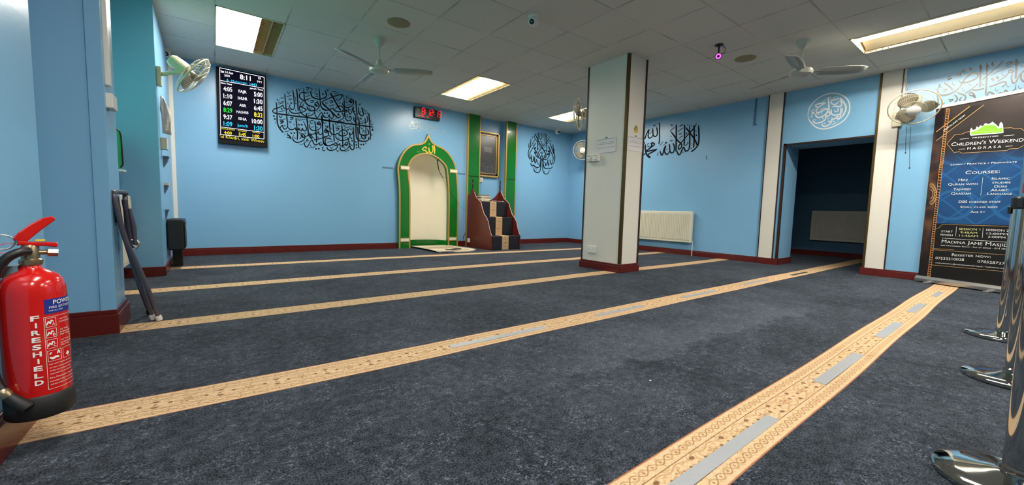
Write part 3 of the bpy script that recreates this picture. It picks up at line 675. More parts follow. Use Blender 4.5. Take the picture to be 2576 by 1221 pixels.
# ------------------------------------------------------------------ Latin text as meshes
def text_polys(s, smallcaps=False, bold=.0):
    cu = bpy.data.curves.new('t', 'FONT'); cu.body = s; cu.size = 1; cu.resolution_u = 3; cu.offset = bold
    if smallcaps:
        cu.small_caps_scale = .76
        for c in cu.body_format: c.use_small_caps = True
    o = bpy.data.objects.new('t', cu); COL.objects.link(o)
    bpy.context.view_layer.update()
    dg = bpy.context.evaluated_depsgraph_get(); me = o.evaluated_get(dg).to_mesh()
    v = [(p.co.x, p.co.y) for p in me.vertices]; f = [tuple(p.vertices) for p in me.polygons]
    o.evaluated_get(dg).to_mesh_clear()
    bpy.data.objects.remove(o); bpy.data.curves.remove(cu)
    return v, f
def text_px(mb, s, a, b, h, pf, mi=0, caps=False, bold=.0, off=(0, 0, 0)):
    """text whose baseline runs from photo point a to b with cap height h (photo px) on plane pf"""
    v, f = text_polys(s, caps, bold)
    if not v: return
    x0 = min(p[0] for p in v); x1 = max(p[0] for p in v); H = .7
    A, B, T = pf(*a), pf(*b), pf(a[0], a[1]-h)
    U = (B-A)/(x1-x0); n = (B-A).cross(T-A); up = n.cross(B-A).normalized()*((T-A).length/H)
    off = Vector(off)
    mb.add([A+U*(x-x0)+up*y+off for x, y in v], f, mi)
def text_at(mb, s, A, U, up, width, mi=0, caps=False, bold=0.):
    """A = baseline start, U/up unit vectors, up scaled so cap height = |up|"""
    v, f = text_polys(s, caps, bold)
    x0 = min(p[0] for p in v); x1 = max(p[0] for p in v)
    A, U, up = Vector(A), Vector(U), Vector(up)
    mb.add([A+U*((x-x0)/(x1-x0)*width)+up*(y/.7) for x, y in v], f, mi)

def emis(name, c, s=1.0): return mat(name, (0, 0, 0, 1), rough=.8, spec=.05, emit=rgb(*c), es=s)

# ------------------------------------------------------------------ prayer time screen
def screen():
    y = 6.93
    t = thing('prayer_time_screen', 'tall black wall screen showing prayer times in white, green, yellow and blue', 'screen', (.365, y, 1.6))
    mb = MB(); mb.box(.072, .655, y, y+.055, 1.575, 2.615); obj('casing', mb, mat('matt_black_casing', rgb(14, 14, 16), rough=.7, spec=.2), t, bevel=.004)
    pf = lambda a, b: fy(a, b, y-.004); pd = lambda a, b: fy(a, b, y-.0045)
    c = lambda x, yy: (530+x/5.306, 150+yy/5.306)
    mb = MB(); mb.add([fy(*c(*p), y-.002) for p in ((105, 110), (722, 225), (722, 1120), (120, 1060))], [(0, 1, 2, 3)])
    disp = obj('display', mb, mat('screen_glass_black', rgb(6, 6, 12), rough=.75, spec=.05, emit=rgb(12, 10, 30), es=.6), t)
    M = [emis('screen_white', (246, 244, 255), 1.15), emis('screen_green', (40, 230, 60), 1.0), emis('screen_yellow', (245, 225, 60), 1.0), emis('screen_blue', (50, 205, 255), 1.0)]
    mb = MB()
    def ln(p, q, w_=7):
        stroke(mb, [c(*p), c(*q)], w_/5.306, pf, nib=False)
    ln((118, 108), (714, 236)); ln((128, 278), (714, 384)); ln((140, 900), (712, 972)); ln((132, 1000), (712, 1062))
    ln((120, 108), (133, 1000)); ln((714, 236), (712, 1062))
    T = [('8:11', (390, 258), (535, 284), 62, 0), ('Sat 14 Aug', (133, 170), (300, 200), 32, 0), ('2021', (180, 222), (255, 234), 26, 0), ('15', (634, 260), (670, 266), 28, 0), ('PM', (622, 308), (680, 316), 28, 0),
         ('6', (212, 286), (238, 290), 32, 3), ('Muharram', (276, 300), (486, 332), 32, 3), ('1443', (522, 342), (618, 356), 32, 3), ('Start Time', (133, 318), (284, 344), 22, 0), ("Jama'h Time", (520, 390), (698, 416), 20, 0)]
    rows = [('4:05', 'FAJR', '5:00', 0, 0, 422, 448, 493), ('1:10', 'DHUHR', '1:30', 0, 0, 517, 540, 585), ('6:07', 'ASR', '6:45', 0, 0, 612, 632, 676), ('8:29', 'MAGHRIB', '8:32', 1, 2, 703, 724, 764), ('9:37', 'ISHA', '10:00', 0, 0, 795, 812, 852), ('1:09', "Jumu'h", '1:30', 3, 3, 886, 902, 942)]
    for a, m_, b, ca, cb, y1, y2, y3 in rows:
        T += [(a, (172 if len(a) < 5 else 165, y1-6), (290, y1+8), 58, ca), (m_, (345+ (7-len(m_))*9, y2-10), (505-(7-len(m_))*8, y2+6), 36, 3 if ca == 3 else 0), (b, (580 if len(b) < 5 else 552, y3-4), (694, y3+10), 58, cb)]
    T += [('SUHUR ENDS', (142, 928), (322, 950), 18, 2), ('SUNRISE', (366, 956), (482, 970), 18, 2), ('ZAWAL', (556, 978), (658, 990), 18, 2), ('4:00', (178, 992), (282, 1004), 40, 2), ('5:45', (374, 1012), (470, 1024), 38, 2), ('1:00', (560, 1036), (650, 1046), 38, 2), ("'id Khudri, said: Whoev", (122, 1042), (716, 1112), 42, 2)]
    for s, a, b, h, mi in T: text_px(mb, s, c(*a), c(*b), h/5.306, pd, mi, bold=0 if ('M' in s or 'W' in s or 'N' in s) else .02)
    obj('displayed_text', mb, M, disp, smooth='flatdecal')
screen()

# ------------------------------------------------------------------ digital clock
def clock():
    y = 6.965
    t = thing('digital_clock', 'black digital wall clock with red digits above the arched niche', 'clock', (3.23, y, 2.4))
    P = [fy(*p, y) for p in ((1044, 267), (1107, 279), (1107, 305), (1044, 294))]
    x0, x1 = P[0].x, P[1].x; z1 = (P[0].z+P[1].z)/2; z0 = (P[2].z+P[3].z)/2
    mb = MB(); mb.box(x0, x1, y, YM, z0, z1); obj('casing', mb, BLKP, t, bevel=.006)
    for x in (x0+.11, x1-.13):
        mb = MB(); mb.box(x, x+.03, y+.02, YM, z1-.004, z1+.014); obj('hanging_lug', mb, BLKP, t)
    RM = emis('red_led', (255, 40, 40), 1.6)
    h = .105; zb = z0+.072
    seg = {'0': 'abcdef', '1': 'bc', '2': 'abged', '3': 'abgcd', '8': 'abcdefg'}
    S = {'a': ((0, 1), (1, 1)), 'b': ((1, 1), (1, .5)), 'c': ((1, .5), (1, 0)), 'd': ((0, 0), (1, 0)), 'e': ((0, 0), (0, .5)), 'f': ((0, .5), (0, 1)), 'g': ((0, .5), (1, .5))}
    pos = x0+.135
    for ch in '8:12:13':
        mb = MB()
        if ch == ':':
            for q in (.3, .7): obj('colon_dot', MB().box(pos-.002, pos+.010, y-.003, y, zb+h*q-.006, zb+h*q+.006), RM, t)
            pos += .038; continue
        for k in seg[ch]:
            (a, b), (c_, d) = S[k]; wd = .046
            stroke(mb, [(pos+a*wd+b*.008, zb+b*h), (pos+c_*wd+d*.008, zb+d*h)], .011, lambda px, pz: Vector((px, y-.003, pz)), nib=False)
        obj('digit', mb, RM, t); pos += .066
    mb = MB()
    for a, b in ((.06, .022), (.10, .015), (.125, .05), (.24, .03)): mb.box(x0+a, x0+a+b, y-.003, y, z0+.03, z0+.045)
    obj('small_readout', mb, RM, t)
    mb = MB(); mb.box(x0+.04, x0+.085, y-.003, y, zb+.03, zb+.085); obj('sensor_window', mb, mat('grey_sensor', rgb(110, 100, 92), rough=.4), t)
clock()

# ------------------------------------------------------------------ mihrab frame
def mihrab():
    y0 = YM-.075
    t = thing('niche_surround', 'green arched niche surround with pale gold edging and pointed top', 'niche surround', (3.27, y0, 0))
    c = lambda p: fy(980+p[0]/6.105, 250+p[1]/6.105, y0)
    L = [(118, 1221), (120, 1100), (128, 1000), (160, 900), (210, 810), (280, 735), (370, 690), (470, 680), (530, 655), (565, 600), (596, 528)]
    Rr = [(596, 528), (630, 610), (670, 670), (740, 710), (830, 755), (910, 830), (970, 920), (1010, 1010), (1028, 1100), (1032, 1221)]
    yb = lambda px, py: fy(px, py, y0)
    outL = [c(p) for p in L]; outR = [c(p) for p in Rr]
    xl, xr = 2.668, 3.885
    outer = [Vector((xl, y0, 0)), Vector((xl, y0, 1.0))]+outL[1:]+outR[1:-1]+[Vector((xr, y0, 1.0)), Vector((xr, y0, 0))]
    I = [(292, 1221), (292, 1100), (305, 1010), (345, 935), (410, 880), (490, 850), (570, 845), (650, 862), (730, 905), (800, 960), (850, 1020), (875, 1090), (880, 1221)]
    inn = [c(p) for p in I]; ixl, ixr = 2.885, 3.665
    inner = [Vector((ixl, y0, 0)), Vector((ixl, y0, 1.0))]+inn[1:-1]+[Vector((ixr, y0, 1.0)), Vector((ixr, y0, 0))]
    def resample(P, n):
        d = [0]
        for a, b in zip(P, P[1:]): d.append(d[-1]+(b-a).length)
        out = []
        for i in range(n):
            s = d[-1]*i/(n-1); k = max(j for j in range(len(d)) if d[j] <= s+1e-9); k = min(k, len(P)-2)
            out.append(P[k].lerp(P[k+1], (s-d[k])/max(1e-9, d[k+1]-d[k])))
        return out
    def smoothP(P, k=6):
        Q = [P[0]]+P+[P[-1]]; out = []
        for i in range(1, len(Q)-2):
            p0, p1, p2, p3 = Q[i-1:i+3]
            for j in range(k):
                s = j/k; out.append(.5*(2*p1+(p2-p0)*s+(2*p0-5*p1+4*p2-p3)*s*s+(3*p1-p0-3*p2+p3)*s**3))
        return out+[P[-1]]
    # split outer at the tip so it stays pointed
    ti = 1+len(outL)-0; tip = outL[-1]
    k = next(i for i, p in enumerate(outer) if (p-tip).length < 1e-6)
    oL = resample(smoothP(outer[:k+1]), 40); oR = resample(smoothP(outer[k:]), 40); OO = oL+oR[1:]
    sm = smoothP(inner); mid = min(range(len(sm)), key=lambda i: abs(sm[i].x-tip.x)+(0 if sm[i].z > 1.3 else 9))
    II = resample(sm[:mid+1], 40)+resample(sm[mid:], 40)[1:]
    n = len(OO); D = Vector((0, .072, 0))
    mb = MB(); mb.add(OO+II+[p+D for p in OO]+[p+D for p in II], [])
    for i in range(n-1):
        mb.f += [[i, i+1, n+i+1, n+i], [i, 2*n+i, 2*n+i+1, i+1], [n+i, n+i+1, 3*n+i+1, 3*n+i]]; mb.m += [0, 0, 0]
    mb.f += [[0, n, 3*n, 2*n], [n-1, 2*n-1, 4*n-1, 3*n-1]]; mb.m += [0, 0]
    obj('arch_board', mb, GREEN, t)
    def inset(P, d):
        out = []
        for i, p in enumerate(P):
            a, b = P[max(0, i-1)], P[min(len(P)-1, i+1)]; q = (b-a).normalized(); out.append(p+Vector((q.z, 0, -q.x))*d)
        return out
    def ribbon(P, d, thick=.008):
        Q = inset(P, d); n = len(P); f = Vector((0, -thick, 0)); mb = MB()
        mb.add([p for p in P]+[q for q in Q]+[p+f for p in P]+[q+f for q in Q], [])
        for i in range(n-1):
            for a, b in ((2*n, 3*n), (0, 2*n), (n, 3*n)): mb.f.append([a+i, a+i+1, b+i+1, b+i]); mb.m.append(0)
        return mb
    obj('outer_edging', ribbon(OO, .028), GOLD, t); obj('inner_edging', ribbon(II, -.026), GOLD, t)
    for z, hh in ((1.44, .05), (.13, .05)):
        for (a, b) in ((xl+.025, ixl-.02), (ixr+.02, xr-.03)):
            zz = z + (.02 if a > 3 and z > 1 else 0)
            mb = MB(); mb.box(a, b, y0-.01, y0, zz-.012, zz+hh+.012); obj('band_edging', mb, GOLD, t)
            mb = MB(); mb.box(a+.008, b-.008, y0-.013, y0-.009, zz, zz+hh); obj('cross_band', mb, mat('white_band', rgb(236, 226, 206), rough=.4), t)
    mb = MB(); calligraphy(mb, CALA, 980, 250, 6.105, lambda a, b: fy(a, b, y0-.004), 1.0)
    obj('arabic_word', mb, YEL, t, smooth='flatdecal')
    # green kick board curving round the foot of the niche
    mb = MB(); cx = 3.27; rx = .40
    pts = [Vector((cx-rx*math.cos(PI*i/20), YM+.005+.40*math.sin(PI*i/20), 0)) for i in range(21)]
    mb.add(pts+[p+Vector((0, 0, .115)) for p in pts], [(i, i+1, 22+i, 21+i) for i in range(20)])
    obj('kick_board', mb, GREEN, t, smooth=60)
mihrab()

def mic():
    t = thing('gooseneck_microphone', 'thin black microphone hanging on a bent stalk inside the arched niche', 'microphone', fy(1100, 402, YM+.0))
    P = [fy(*p, YM+.02-.01*i) for i, p in enumerate(((1100, 402), (1101, 412), (1103, 424), (1106, 434), (1110, 441), (1114, 446), (1121, 447), (1127, 446)))]
    mb = MB(); mb.tube(P, [.011, .011, .009, .006, .006, .004, .003, .003], 8); obj('stalk', mb, BLKP, t, smooth=60)
    mb = MB(); mb.lathe([(.002, -.03), (.014, -.024), (.018, -.005), (.016, .02), (.002, .03)], P[-1], (1, 0, .1), 12); obj('capsule', mb, BLKP, t, smooth=60)
    q = [(1110, 443), (1125, 470), (1143, 500), (1158, 520), (1171, 530)]
    P = [fy(*p, YM-.085) for p in q]
    q2 = [(1172, 578), (1170, 588), (1165, 596), (1166, 603)]
    mb = MB(); mb.tube(P, .0016, 6)
    tag(obj('microphone_cable', mb, BLKP), 'thin dark cable slanting from the niche microphone down to the stepped pulpit', 'cable')
    mb = MB(); mb.tube([fy(*p, YM-.01) for p in q2], .004, 6)
    tag(obj('wall_cable', mb, BLKP), 'short loose black cable curling down the wall left of the pulpit', 'cable')
mic()

def plaques():
    G = mat('grey_blue_label', rgb(84, 124, 150), rough=.5)
    for (a, b, s) in (((962, 421), (989, 424), 'left'), ((1152, 436.5), (1170, 438), 'right')):
        A = fy(a[0], a[1], YM-.004); B = fy(b[0], b[1], YM-.004)
        mb = MB(); mb.box(A.x, B.x, YM-.005, YM, A.z-.013, A.z+.013)
        tag(obj('label_strip', mb, G), 'narrow grey label strip on the blue wall just %s of the green arched niche' % s, 'label strip', 'label strips beside the niche')
plaques()

# ------------------------------------------------------------------ green pilasters
def pilaster(x0, x1, lab):
    t = thing('green_pilaster', lab, 'pilaster', ((x0+x1)/2, YM, 0), 'green wall pilasters')
    mb = MB(); mb.box(x0+.02, x1-.02, YM-.05, YM, 0, CEIL); obj('board', mb, GREEN, t)
    for a in (x0, x1-.022):
        mb = MB(); mb.box(a, a+.022, YM-.056, YM+.0, 0, CEIL); obj('edge_strip', mb, GOLD, t)
    mb = MB(); mb.box(x0+.022, x1-.022, YM-.054, YM-.05, 1.415, 1.43); obj('joint_strip', mb, mat('dark_green_joint', rgb(10, 50, 22), rough=.3), t)
pilaster(4.095, 4.395, 'tall green pilaster with pale gold edges directly behind the pulpit, left of the framed picture')
pilaster(5.045, 5.33, 'tall green pilaster with pale gold edges right of the framed picture')

def picture():
    y = YM+.075; x0, x1, z0, z1 = 4.36, 4.93, 1.425, 2.365
    P = fy(1256, 337, y); x1 = P.x; z1 = P.z; z0 = fy(1253, 448, y).z
    t = thing('framed_picture', 'large dark framed picture in a gold frame hanging between the two green pilasters', 'picture', ((x0+x1)/2, y, z0))
    def fr(mb, a, wd, d):
        X0, X1, Z0, Z1 = x0+a, x1-a, z0+a, z1-a
        mb.box(X0, X0+wd, y-d, y+.034, Z0, Z1); mb.box(X1-wd, X1, y-d, y+.034, Z0, Z1); mb.box(X0, X1, y-d, y+.034, Z1-wd, Z1); mb.box(X0, X1, y-d, y+.034, Z0, Z0+wd)
    mb = MB(); fr(mb, 0, .03, .02); obj('outer_frame', mb, GOLD, t, bevel=.004)
    mb = MB(); fr(mb, .028, .04, .008); obj('mount', mb, mat('dark_maroon_mount', rgb(40, 20, 20), rough=.4), t)
    mb = MB(); fr(mb, .066, .014, .014); obj('inner_frame', mb, GOLD, t)
    mb = MB(); mb.box(x0+.075, x1-.075, y, y+.03, z0+.075, z1-.075); obj('print', mb, mat('grey_print', rgb(70, 72, 74), rough=.25, noise=(22, .35)), t)
    G = mat('faint_print_lines', rgb(104, 104, 100), rough=.3, noise=(40, .3))
    mb = MB(); mb.box(x0+.20, x1-.18, y-.003, y, z0+.52, z0+.63)
    for a in (.10, .29):
        xa = x0+a; xb = xa+.15
        for q in ((xa, xb, z0+.10, z0+.11), (xa, xb, z0+.21, z0+.22), (xa, xa+.01, z0+.1, z0+.22), (xb-.01, xb, z0+.1, z0+.22)): mb.box(q[0], q[1], y-.002, y, q[2], q[3])
        mb.box(xa, xb, y-.002, y, z0+.27, z0+.275)
    obj('print_detail', mb, G, t)
picture()

# ------------------------------------------------------------------ stepped pulpit
def uvbox_runner(name, P, parent, mat_):
    """P: list of (left, right) points down the steps -> strip with UV u=along v=across"""
    me = bpy.data.meshes.new(name); v = []; f = []; s = 0; us = []
    for i, (a, b) in enumerate(P):
        if i: s += (a-P[i-1][0]).length
        v += [tuple(a), tuple(b)]; us.append(s)
    f = [(2*i, 2*i+1, 2*i+3, 2*i+2) for i in range(len(P)-1)]
    me.from_pydata(v, [], f); me.materials.append(mat_); uvl = me.uv_layers.new(name='UVMap')
    for p in me.polygons:
        for li in p.loop_indices:
            vi = me.loops[li].vertex_index; uvl.data[li].uv = (us[vi//2], vi % 2)
    o = bpy.data.objects.new(name, me); COL.objects.link(o); o.parent = parent
    if parent is not None: o.matrix_parent_inverse = parent.matrix_basis.inverted()
    return o
def pulpit():
    x0, x1, y0, yb = 4.045, 4.725, 5.98, 6.86
    t = thing('pulpit', 'dark red-brown wooden stepped pulpit with carpeted steps beside the arched niche', 'pulpit', ((x0+x1)/2, (y0+yb)/2, 0))
    W = mat('mahogany_veneer', rgb(96, 34, 28), rough=.3, noise=(5, .25))
    DC = mat('black_step_carpet', rgb(24, 26, 36), rough=.95, noise=(60, .5))
    pr = [(y0, 0), (y0, .275), (y0+.02, .30), (6.06, .44), (6.14, .60), (6.20, .64), (6.28, .74), (6.36, .88), (6.44, .915), (6.52, .99), (6.60, 1.06), (6.66, 1.11), (6.72, 1.13), (6.74, 1.2), (6.86, 1.2), (6.86, 0)]
    pr = [(y0, 0), (y0, .27), (6.03, .33), (6.07, .42), (6.11, .53), (6.18, .61), (6.25, .66), (6.32, .77), (6.37, .88), (6.45, .93), (6.54, .98), (6.62, 1.08), (6.66, 1.14), (6.71, 1.14), (6.76, 1.06), (6.86, 1.02), (6.86, 0)]
    for x in (x0, x1-.02):
        mb = MB(); mb.prism([(x, a, b) for a, b in pr], (.02, 0, 0)); obj('side_panel', mb, W, t, bevel=.003)
        mb = MB(); P = [Vector((x+.01, a-.002, b+.003)) for a, b in pr[1:12]]; mb.tube(P, .0045, 6)
        obj('side_edging', mb, mat('pale_worn_edge', rgb(210, 180, 165), rough=.3), t, smooth=60)
    # shaped back panel between the posts: rises to both finials
    bx = []
    for i in range(21):
        q = i/20; bx.append((x0+.02+(x1-x0-.04)*q, .93+.22*abs(2*q-1)**2.2))
    mb = MB(); mb.prism([(bx[0][0], 6.68, 0)]+[(a, 6.68, b) for a, b in bx]+[(bx[-1][0], 6.68, 0)], (0, .02, 0)); obj('back_panel', mb, W, t)
    prof = [(.006, 0), (.016, .01), (.016, .03), (.010, .045), (.020, .06), (.010, .075), (.020, .09), (.010, .105), (.018, .12), (.010, .135), (.014, .15), (.008, .165), (.013, .18), (.013, .215), (.002, .235)]
    for x in (x0+.012, x1-.012):
        mb = MB(); mb.lathe(prof, (x, 6.69, 1.12), n=14); obj('finial', mb, mat('very_dark_turned_wood', rgb(34, 16, 16), rough=.25), t, smooth=50)
    rs = [(y0+.008, 0, .265), (6.21, .265, .615), (6.42, .615, .905)]
    stp = []
    for i, (y, za, zb) in enumerate(rs):
        yn = rs[i+1][0] if i < 2 else 6.68
        mb = MB(); mb.box(x0+.02, x1-.02, y, yn+.02, za if i else 0, zb); stp.append(obj('step', mb, DC, t, bevel=.015))
    STB = border_mat('pulpit_runner_border', P=.13, W=.16)
    for i, (y, za, zb) in enumerate(rs):
        yn = rs[i+1][0] if i < 2 else 6.56
        xa, xb = x0+.245, x0+.245+.155
        q = [(y-.003, za+.002 if i else .005), (y-.003, zb-.014), (y+.001, zb-.004), (y+.012, zb+.003), (yn-.004, zb+.003)]
        uvbox_runner('step_runner', [(Vector((xa, a, b)), Vector((xb, a, b))) for a, b in q], stp[i], STB)
    # socket on the side
    mb = MB(); mb.box(x0-.012, x0, 6.74, 6.82, .09, .17); o = obj('socket', mb, WPLAST, bevel=.003)
    tag(o, 'small white socket low on the left side of the pulpit', 'socket')
    # things on the top seat
    z = .912
    W1 = mat('book_pages', rgb(226, 216, 190), rough=.7)
    cols = [(206, 196, 168), (150, 110, 70), (190, 180, 150), (96, 100, 110), (30, 80, 70)]
    labs = ['thick pale book at the bottom of the stack on the pulpit top', 'brown-covered book second from the bottom of the pulpit stack', 'cream book in the middle of the stack on the pulpit', 'grey book fourth up in the stack on the pulpit', 'thin dark green book on top of the stack on the pulpit']
    for i, cc in enumerate(cols):
        hh = (.026, .03, .022, .028, .014)[i]; a = random.uniform(-.08, .08); wd = (.20, .235, .19, .24, .2)[i]; dp = .15
        c = Vector((x0+.165+random.uniform(-.01, .01), 6.52, z+hh/2)); ca, sa = math.cos(a), math.sin(a)
        b_ = thing('book', labs[i], 'book', c-Vector((0, 0, hh/2)), 'books stacked on the pulpit')
        U, V_ = Vector((ca, sa, 0)), Vector((-sa, ca, 0))
        mb = MB(); mb.obox(c, U*(wd/2-.004), V_*(dp/2-.004), (0, 0, hh/2-.002)); obj('pages', mb, W1, b_)
        mb = MB(); mb.obox(c+Vector((0, 0, hh/2-.001)), U*wd/2, V_*dp/2, (0, 0, .001)); mb.obox(c-Vector((0, 0, hh/2-.001)), U*wd/2, V_*dp/2, (0, 0, .001)); mb.obox(c+V_*dp/2, U*wd/2, V_*.001, (0, 0, hh/2))
        obj('cover', mb, mat('cover%d' % i, rgb(*cc), rough=.5), b_)
        z += hh+.0005
    mb = MB(); n = 8
    pts = []
    for i in range(n+1):
        for j in range(4): pts.append((x0+.33+.27*i/n, 6.45+.12*j/3, .914+.012*abs(math.sin(i*1.3+j))))
    mb.add(pts, [(i*4+j, (i+1)*4+j, (i+1)*4+j+1, i*4+j+1) for i in range(n) for j in range(3)])
    o = obj('paper', mb, WHITE); s = o.modifiers.new('s', 'SOLIDIFY'); s.thickness = .003
    tag(o, 'crumpled white paper lying on the right of the pulpit top', 'paper')
pulpit()

def wall_switch_recess():
    a = fy(1207.5, 447, YM+.1); b = fy(1213.5, 459, YM+.1)
    t = thing('wall_switch', 'small white switch on the blue wall under the framed picture', 'switch', (a.x, YM+.1, b.z))
    mb = MB(); mb.box(a.x-.01, b.x, YM+.085, YM+.11, b.z, a.z); obj('plate', mb, WPLAST, t, bevel=.004)
    mb = MB(); mb.box(a.x+.012, b.x-.015, YM+.08, YM+.087, b.z+.03, a.z-.03); obj('rocker', mb, CPLAST, t)
wall_switch_recess()

# ------------------------------------------------------------------ prayer rug
def rug():
    t = thing('prayer_rug', 'cream fringed prayer rug with black motif lying half in the arched niche', 'rug', (3.33, 6.6, 0))
    me_m = mat('prayer_rug_weave', rgb(214, 200, 172), rough=.9, noise=(14, .25))
    P = lambda u, v: Vector((2.945+.76*u+.03*(1-v), 6.03+1.12*v, .012+.01*math.sin(u*7+v*3)*(1-v)+.012*(abs(u-.5) > .47)))
    mb = MB(); n, m_ = 16, 20
    mb.add([P(i/n, j/m_) for j in range(m_+1) for i in range(n+1)], [(j*(n+1)+i, j*(n+1)+i+1, (j+1)*(n+1)+i+1, (j+1)*(n+1)+i) for j in range(m_) for i in range(n)])
    o = obj('woven_field', mb, me_m, t, smooth=60); s = o.modifiers.new('s', 'SOLIDIFY'); s.thickness = .008
    B_ = mat('rug_black_motif', rgb(26, 24, 24), rough=.9); Br = mat('rug_tan_band', rgb(150, 116, 82), rough=.9)
    E_ = Vector((0, 0, .0105))
    def patch(name, pts, m2):
        mb = MB(); k = len(pts); mb.add([P(u, v)+E_ for u, v in pts], [tuple(range(k))]); obj(name, mb, m2, t)
    patch('black_motif', [(.42, .16), (.5, .12), (.68, .14), (.84, .22), (.86, .34), (.74, .36), (.6, .32), (.48, .34), (.4, .25)], B_)
    patch('pale_band', [(.5, .2), (.78, .24), (.78, .27), (.5, .23)], me_m)
    for v0 in (.07, .45, .6): patch('tan_band', [(.08, v0), (.92, v0), (.92, v0+.03), (.08, v0+.03)], Br)
    for e, dy in ((0, -.03), (1, .03)):
        mb = MB()
        for i in range(40):
            a = P(i/39, e); mb.tube([a, a+Vector((random.uniform(-.008, .008), dy, -.006))], .0035, 4)
        obj('fringe', mb, mat('rug_fringe', rgb(232, 222, 196), rough=.9), t)
rug()

# ------------------------------------------------------------------ radiators
def radiator(x, y0, y1, z0, z1, lab, face=-1, ax='x'):
    t = thing('radiator', lab, 'radiator', (x, (y0+y1)/2, z0), 'wall radiators')
    M_ = mat('radiator_enamel', rgb(222, 216, 196), rough=.35)
    s = face
    mb = MB(); mb.box(min(x, x-s*.06), max(x, x-s*.06), y0, y1, z0, z1); obj('panel', mb, M_, t, bevel=.008)
    mb = MB(); n = int((y1-y0-.06)/.0333)
    for i in range(n):
        yy = y0+.03+i*.0333
        mb.prism([(x, yy, z0+.04), (x+s*.010, yy+.006, z0+.05), (x+s*.010, yy+.016, z0+.05), (x, yy+.022, z0+.04)], (0, 0, z1-z0-.09))
    obj('fluting', mb, M_, t)
    mb = MB()
    for i in range(int((y1-y0)/.025)-2): mb.box(min(x-s*.05, x-s*.015), max(x-s*.05, x-s*.015), y0+.03+i*.025, y0+.042+i*.025, z1, z1+.004)
    obj('top_grille', mb, M_, t)
    mb = MB(); yv = y0-.02
    mb.tube([(x-s*.03, y0, z0+.03), (x-s*.03, yv, z0+.03), (x-s*.03, yv, 0)], .007, 8); pipe = obj('pipe', mb, M_, t, smooth=60)
    mb = MB(); mb.lathe([(.004, 0), (.014, .003), (.014, .03), (.010, .035)], (x-s*.03, yv, z0+.0), n=12); obj('valve', mb, STEEL, pipe, smooth=50)
radiator(6.95, 3.775, 5.36, .237, .812, 'white fluted radiator on the blue wall behind and right of the cream pillar')
radiator(9.64, 1.55, 2.74, .31, .90, 'cream radiator in the dark room beyond the opening')
def rad_left():
    t = thing('radiator', 'cream radiator seen edge-on in the recess behind the folded chair', 'radiator', (-.68, 4.5, .15), 'wall radiators')
    M_ = MATS['radiator_enamel']
    mb = MB(); mb.box(-.70, -.62, 3.9, 5.1, .17, .785); obj('panel', mb, M_, t, bevel=.008)
    mb = MB()
    for i in range(33): mb.box(-.62, -.612, 3.95+i*.034, 3.97+i*.034, .21, .74)
    obj('fluting', mb, M_, t)
    for yy in (4.1, 4.85):
        mb = MB(); mb.box(-.928, -.70, yy, yy+.03, .3, .6); obj('bracket', mb, M_, t)
rad_left()

